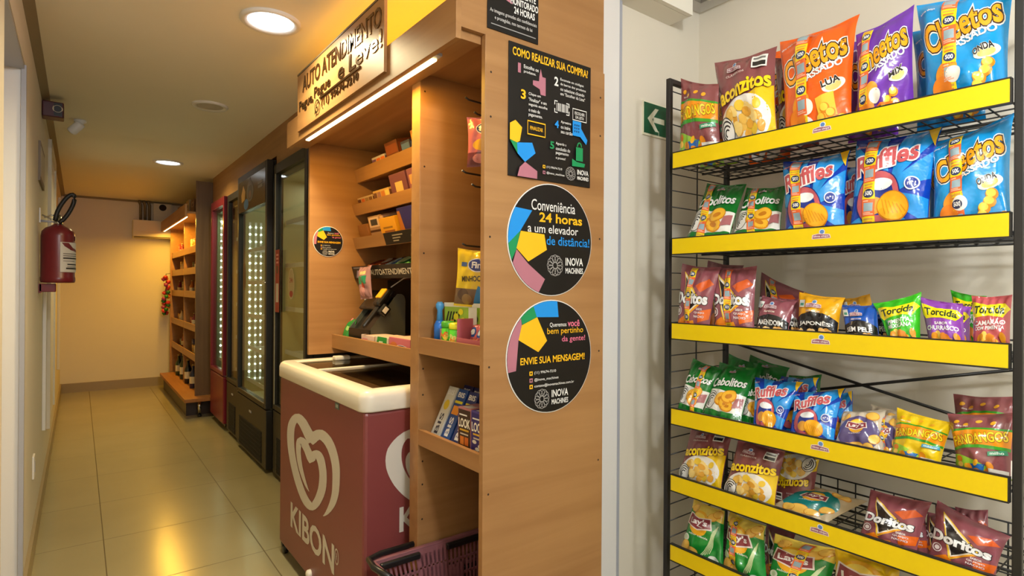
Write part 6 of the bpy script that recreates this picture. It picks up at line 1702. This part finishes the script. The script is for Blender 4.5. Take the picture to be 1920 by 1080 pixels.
slope_box(0.09, 0.12, 2.5105, 2.5122, 0.0, 0.022, M_trim).build('brand_plate', Bc)
MB().tube([(1.205, 2.55, ZC + 0.30), (1.26, 2.52, ZC + 0.345), (1.31, 2.47, ZC + 0.355), (1.35, 2.42, ZC + 0.34)], 0.003, M_grey, 6).build('cable', Bc)
flat_bag('green and pink candy pack leaning at the far end of the kiosk counter', facing((1.085, 2.858, ZC + 0.001), 24, yaw=-8, roll=-6), 0.095, 0.15, 0.022, (34, 130, 56), Art(1.35).poly([(0, 0.2), (0.35, 1.35), (0, 1.35)], (214, 130, 140)).ell(0.6, 0.3, 0.14, 0.1, (230, 230, 220)).rect(0.5, 0.7, 0.85, 0.9, (150, 200, 120)), 221)
flat_bag('pink candy pack behind the green one at the far end of the kiosk counter', facing((1.145, 2.858, ZC + 0.001), 20, yaw=-8, roll=-4), 0.095, 0.17, 0.022, (206, 110, 124), Art(1.35).rect(0.2, 0.7, 0.8, 1.0, (236, 190, 190)), 222)
fini = lambda ar, x, y, s: ar.ell(x, y, 0.5 * s, 0.3 * s, (230, 230, 240), n=24).ell(x, y, 0.46 * s, 0.26 * s, (36, 50, 130), n=24).text('Fini', x, y, 0.62 * s, 0.28 * s, (236, 236, 242), bold=0.03)
a1 = Art().rect(0.1, 0.3, 0.5, 0.8, (220, 150, 160)).rect(0.55, 0.2, 0.9, 0.7, (240, 214, 206))
pack('candy_box', 'low white candy box on the kiosk counter in front of the checkout stand', 'candy box', Matrix.Translation((1.075, 2.52, ZC)), 0.11, 0.15, 0.075, (214, 190, 186), a1, top=(226, 190, 170))
a2 = Art().poly([(0, 0), (0.8, 0), (0.9, 1), (0.2, 1)], (36, 140, 60)).rect(0.3, 0.55, 0.6, 0.75, (220, 226, 210))
pack('candy_box', 'low green and white candy box on the kiosk counter in front of the stand', 'candy box', Matrix.Translation((1.075, 2.365, ZC)), 0.11, 0.14, 0.078, (206, 200, 190), a2, top=(222, 186, 160))
a3 = Art().ell(0.25, 0.5, 0.2, 0.3, (190, 110, 60)); fini(a3, 0.62, 0.5, 0.62)
pack('candy_box', 'low mauve candy box with a blue oval name on the kiosk counter', 'candy box', Matrix.Translation((1.072, 2.185, ZC)), 0.12, 0.20, 0.085, (186, 100, 120), a3, top=(226, 186, 160))
# hanging toy candy pack under the lowest tray lip
H = flat_bag('clear pink hanging candy pack below the lowest sloping tray', facing((1.140, 2.69, 1.243), -3, roll=3), 0.15, 0.165, 0.02, (160, 120, 130), Art(1.35).rect(0.28, 1.0, 0.78, 1.14, (230, 196, 140)).rect(0.2, 0.62, 0.85, 0.95, (40, 130, 100)).ell(0.6, 0.55, 0.1, 0.12, (190, 60, 40)).ell(0.45, 0.3, 0.25, 0.2, (206, 150, 160)), 230)
# bay: hanging packs
ya = Art(1.35)
ya.rect(0.0, 0.0, 1.0, 0.42, (110, 84, 56)).ell(0.25, 0.28, 0.16, 0.14, (84, 60, 44)).ell(0.35, 0.18, 0.14, 0.12, (140, 110, 70)).poly([(0.52, 0.1), (0.64, 0.5), (0.82, 0.44), (0.72, 0.06)], (30, 120, 190)).ell(0.85, 0.2, 0.13, 0.1, (70, 140, 200)).rect(0.0, 0.0, 1.0, 0.05, (226, 196, 30))
fini(ya, 0.6, 0.98, 0.55); ya.rect(0.14, 0.93, 0.3, 1.03, (60, 90, 150)).text('MINHOCAS', 0.52, 0.66, 0.66, 0.13, (60, 48, 20), rot=4, bold=0.03)
flat_bag('yellow hanging candy pack with a dark window in the kiosk bay', facing((1.02, 1.545, 1.238), 0, yaw=38, roll=-4), 0.135, 0.19, 0.022, (232, 200, 26), ya, 240, cat='candy')
pa = Art(1.35); fini(pa, 0.6, 1.0, 0.6); pa.ell(0.5, 0.55, 0.3, 0.15, (236, 180, 40)).rect(0, 0, 1, 0.36, (110, 50, 60)).ell(0.4, 0.2, 0.2, 0.12, (206, 130, 130))
flat_bag('pink hanging candy pack high in the kiosk bay', facing((1.06, 1.545, 1.702), 0, yaw=38), 0.12, 0.165, 0.022, (190, 108, 126), pa, 241, cat='candy')
pa2 = Art(1.35).rect(0.1, 0.2, 0.9, 0.6, (150, 120, 110))
flat_bag('grey-blue hanging candy pack in the middle of the kiosk bay', facing((1.135, 1.545, 1.47), 0, yaw=30), 0.11, 0.16, 0.02, (110, 120, 130), pa2, 242, cat='candy')
# bay: upper shelf goods
Z1 = 1.1025
tb = thing('candy_tube', 'tall blue candy tube at the left of the upper bay shelf', 'candy tube', (0.99, 1.706, Z1))
MB().lathe([(0.018, 0), (0.02, 0.004), (0.02, 0.07), (0.013, 0.085)], (0.99, 1.706, Z1), mat('tube_blue', (24, 110, 220), rough=0.2), 18).build('tank', tb)
MB().lathe([(0.012, 0.085), (0.009, 0.12), (0.014, 0.13), (0.014, 0.142), (0.008, 0.15)], (0.99, 1.706, Z1), mat('tube_blue_light', (70, 150, 220), rough=0.3), 18).build('wand', tb)
ga = Art(0.75)
ga.rect(0, 0.68, 1, 0.75, (224, 224, 214))
for k in range(5):
    ga.poly([(0.02 + 0.06 * k, 0.35), (0.05 + 0.06 * k, 0.35), (0.12 + 0.06 * k, 0.6), (0.09 + 0.06 * k, 0.6)], (34, 32, 20))
rnb = random.Random(8)
pile(ga, rnb, 0.2, 0.95, 0.05, 0.62, 26, 0.06, [(226, 214, 40), (60, 150, 40), (150, 190, 50), (214, 140, 40), (30, 60, 30)])
ga.rect(0.55, 0.2, 0.72, 0.68, (222, 224, 218)).rect(0.8, 0.58, 0.95, 0.64, (60, 70, 50))
m = MB().box(0, 0.05, -0.125, 0.125, 0, 0.148, mat('carton_150_190_60', (150, 190, 60), rough=0.4), bev=0.002)
m.art(ga, lambda u, v, o: (-o, 0.125 - u * 0.25, v / 0.75 * 0.148))
o = m.build('candy_box'); o.matrix_world = Matrix.Translation((1.015, 1.572, Z1)) @ Matrix.Rotation(R(6), 4, 'Z')
tag(o, 'large green and yellow candy box with white top edge on the upper bay shelf', 'candy box')
tm = mat('tub_green', (90, 206, 50), rough=0.25)
for y, h, r, lab, cm in ((1.625, 0.088, 0.022, 'bright green candy jar with a round cap on the upper bay shelf', (70, 160, 40)), (1.572, 0.085, 0.024, 'yellow-capped orange and green candy tub on the upper bay shelf', (214, 214, 40))):
    t = thing('candy_jar', lab, 'candy jar', (0.975, y, Z1))
    MB().lathe([(r - 0.002, 0), (r, 0.003), (r, h * 0.72), (r - 0.003, h * 0.76)], (0.975, y, Z1), tm, 20).build('jar', t)
    MB().lathe([(r, h * 0.76), (r + 0.001, h * 0.8), (r + 0.001, h * 0.96), (r - 0.004, h)], (0.975, y, Z1), mat('lid_%d_%d_%d' % cm, cm, rough=0.3), 20).build('lid', t)
    m = MB()
    ar = Art(); pile(ar, random.Random(int(y * 100)), 0.15, 0.85, 0.15, 0.8, 12, 0.14, [(226, 120, 40), (236, 200, 60), (206, 226, 120)])
    m.art(ar, lambda u, v, o, y=y, r=r, h=h: (0.975 - (r + 0.001 + o) * math.cos((u - 0.5) * 2.4), y - (r + 0.001 + o) * math.sin((u - 0.5) * 2.4), Z1 + 0.05 * h + v * 0.62 * h))
    m.build('label', t)
m = MB().box(0.972, 0.982, 1.648, 1.674, Z1, Z1 + 0.06, mat('carton_190_150_190', (176, 130, 176), rough=0.4), bev=0.001)
tag(m.build('candy_pack', org=(0.977, 1.661, Z1)), 'small lilac candy pack between the blue tube and the green jar', 'candy')
t = thing('display_box', 'open pink display box of candy at the right of the upper bay shelf', 'candy box', (0.965, 1.46, Z1))
pk, br_ = mat('carton_178_92_104', (178, 92, 104), rough=0.45), mat('carton_inside', (150, 94, 48), rough=0.7)
m = MB().box(0.955, 1.05, 1.385, 1.387, Z1, Z1 + 0.10, pk).box(0.955, 1.05, 1.535, 1.537, Z1, Z1 + 0.10, pk).box(1.046, 1.05, 1.387, 1.535, Z1, Z1 + 0.125, br_).box(0.953, 0.956, 1.385, 1.537, Z1, Z1 + 0.04, pk).box(0.956, 1.046, 1.387, 1.535, Z1, Z1 + 0.003, br_)
m.build('carton', t)
for k in range(3):
    y = 1.41 + 0.05 * k
    fa = Art(1.2).ell(0.45, 0.75, 0.3, 0.24, (30, 80, 170)).ell(0.45, 0.75, 0.2, 0.14, (200, 214, 230)).ell(0.7, 0.3, 0.2, 0.14, (236, 150, 40)).ell(0.3, 0.35, 0.14, 0.1, (240, 190, 60))
    flat_bag('pink candy pack in the open display box, ' + ('nearest the kiosk end', 'middle one', 'farthest one')[k], facing((0.985 + 0.008 * k, y, Z1 + 0.0035), 14, yaw=4), 0.05, 0.085, 0.016, (196, 96, 104), fa, 250 + k, group='packs in the display box')
# bay: lower shelf goods
Z2 = 0.7885
for k in range(6):
    cb = ((205, 205, 196), (24, 70, 140), (30, 44, 110), (34, 36, 96), (30, 34, 90), (28, 30, 80))[k]
    sa = Art(3.0)
    if k == 0:
        sa.rect(0.12, 0.1, 0.88, 2.6, (214, 212, 200)).ell(0.5, 1.9, 0.28, 0.3, (226, 200, 60)).text('BIS', 0.5, 0.8, 1.2, 0.4, (60, 60, 70), rot=90, bold=0.02)
    else:
        sa.rect(0.15, 1.5, 0.85, 2.0, (230, 150, 50)).text('BIS', 0.5, 0.8, 1.1, 0.4, (222, 222, 226), rot=90, bold=0.03).rect(0.1, 2.15, 0.9, 2.3, (220, 206, 50))
    sa.text('BIS', 0.5, 2.65, 0.7, 0.3, (230, 230, 226), rot=0, bold=0.03)
    m = MB().box(0, 0.028, -0.03, 0.03, 0, 0.18, mat('carton_%d_%d_%d' % cb, cb, rough=0.35), bev=0.002)
    m.art(sa, lambda u, v, o: (-o, 0.03 - u * 0.06, v * 0.06))
    o = m.build('wafer_box')
    row, c = divmod(k, 3)
    o.matrix_world = Matrix.Translation((0.968 + 0.055 * row, 1.703 - 0.066 * c - 0.012 * row, Z2 + 0.004)) @ Matrix.Rotation(R(26), 4, 'Y') @ Matrix.Rotation(R(-2), 4, 'Z')
    tag(o, ('white', 'bright blue', 'navy', 'navy', 'navy', 'navy')[k] + ' wafer box leaning back on the lower bay shelf, ' + ('front row left', 'front row middle', 'front row right', 'back row left', 'back row middle', 'back row right')[k], 'wafer box', 'wafer boxes on the lower bay shelf')
for k, (y, cb, cf) in enumerate(((1.495, (168, 104, 104), (62, 40, 28)), (1.42, (70, 54, 130), (54, 42, 110)))):
    la = Art(1.9).rect(0.05, 0.05, 0.95, 1.82, cf).rect(0.12, 1.56, 0.7, 1.62, (230, 226, 220)).text('LOOK', 0.5, 1.24, 0.86, 0.4, (236, 230, 214), bold=0.03).rect(0.16, 0.90, 0.84, 0.98, (206, 160, 40)).rect(0.2, 0.74, 0.8, 0.8, (200, 190, 176))
    if k == 0:
        la.rect(0.2, 0.3, 0.48, 0.66, (206, 116, 40)).rect(0.54, 0.3, 0.82, 0.66, (190, 96, 30)).rect(0.15, 0.12, 0.85, 0.24, (220, 206, 190))
    else:
        for q in range(4):
            la.ell(0.28 + 0.2 * (q % 3), 0.2 + 0.14 * q, 0.15, 0.08, (214, 206, 196))
    m = MB().box(0, 0.075, -0.036, 0.036, 0, 0.137, mat('carton_%d_%d_%d' % cb, cb, rough=0.4), bev=0.0015)
    m.art(la, lambda u, v, o: (-o, 0.036 - u * 0.072, v * 0.0721))
    m.art(Art().rect(0.1, 0.2, 0.6, 0.8, (206, 196, 190)).ell(0.7, 0.5, 0.2, 0.3, (190, 130, 130)), lambda u, v, o: (u * 0.075, -0.036 + 0.072 * v, 0.137 + o))
    o = m.build('biscuit_box'); o.matrix_world = Matrix.Translation((0.958, y, Z2 + 0.0005)) @ Matrix.Rotation(R(2), 4, 'Z')
    tag(o, ('brown-fronted biscuit box with a pink side on the lower bay shelf', 'purple-fronted biscuit box nearest the kiosk end on the lower bay shelf')[k], 'biscuit box')
flat_bag('dark blue pack standing at the back of the lower bay shelf', facing((1.12, 1.42, Z2 + 0.001), 6), 0.08, 0.19, 0.02, (34, 38, 70), Art(1.35).rect(0.2, 0.9, 0.8, 1.1, (150, 160, 190)), 260)
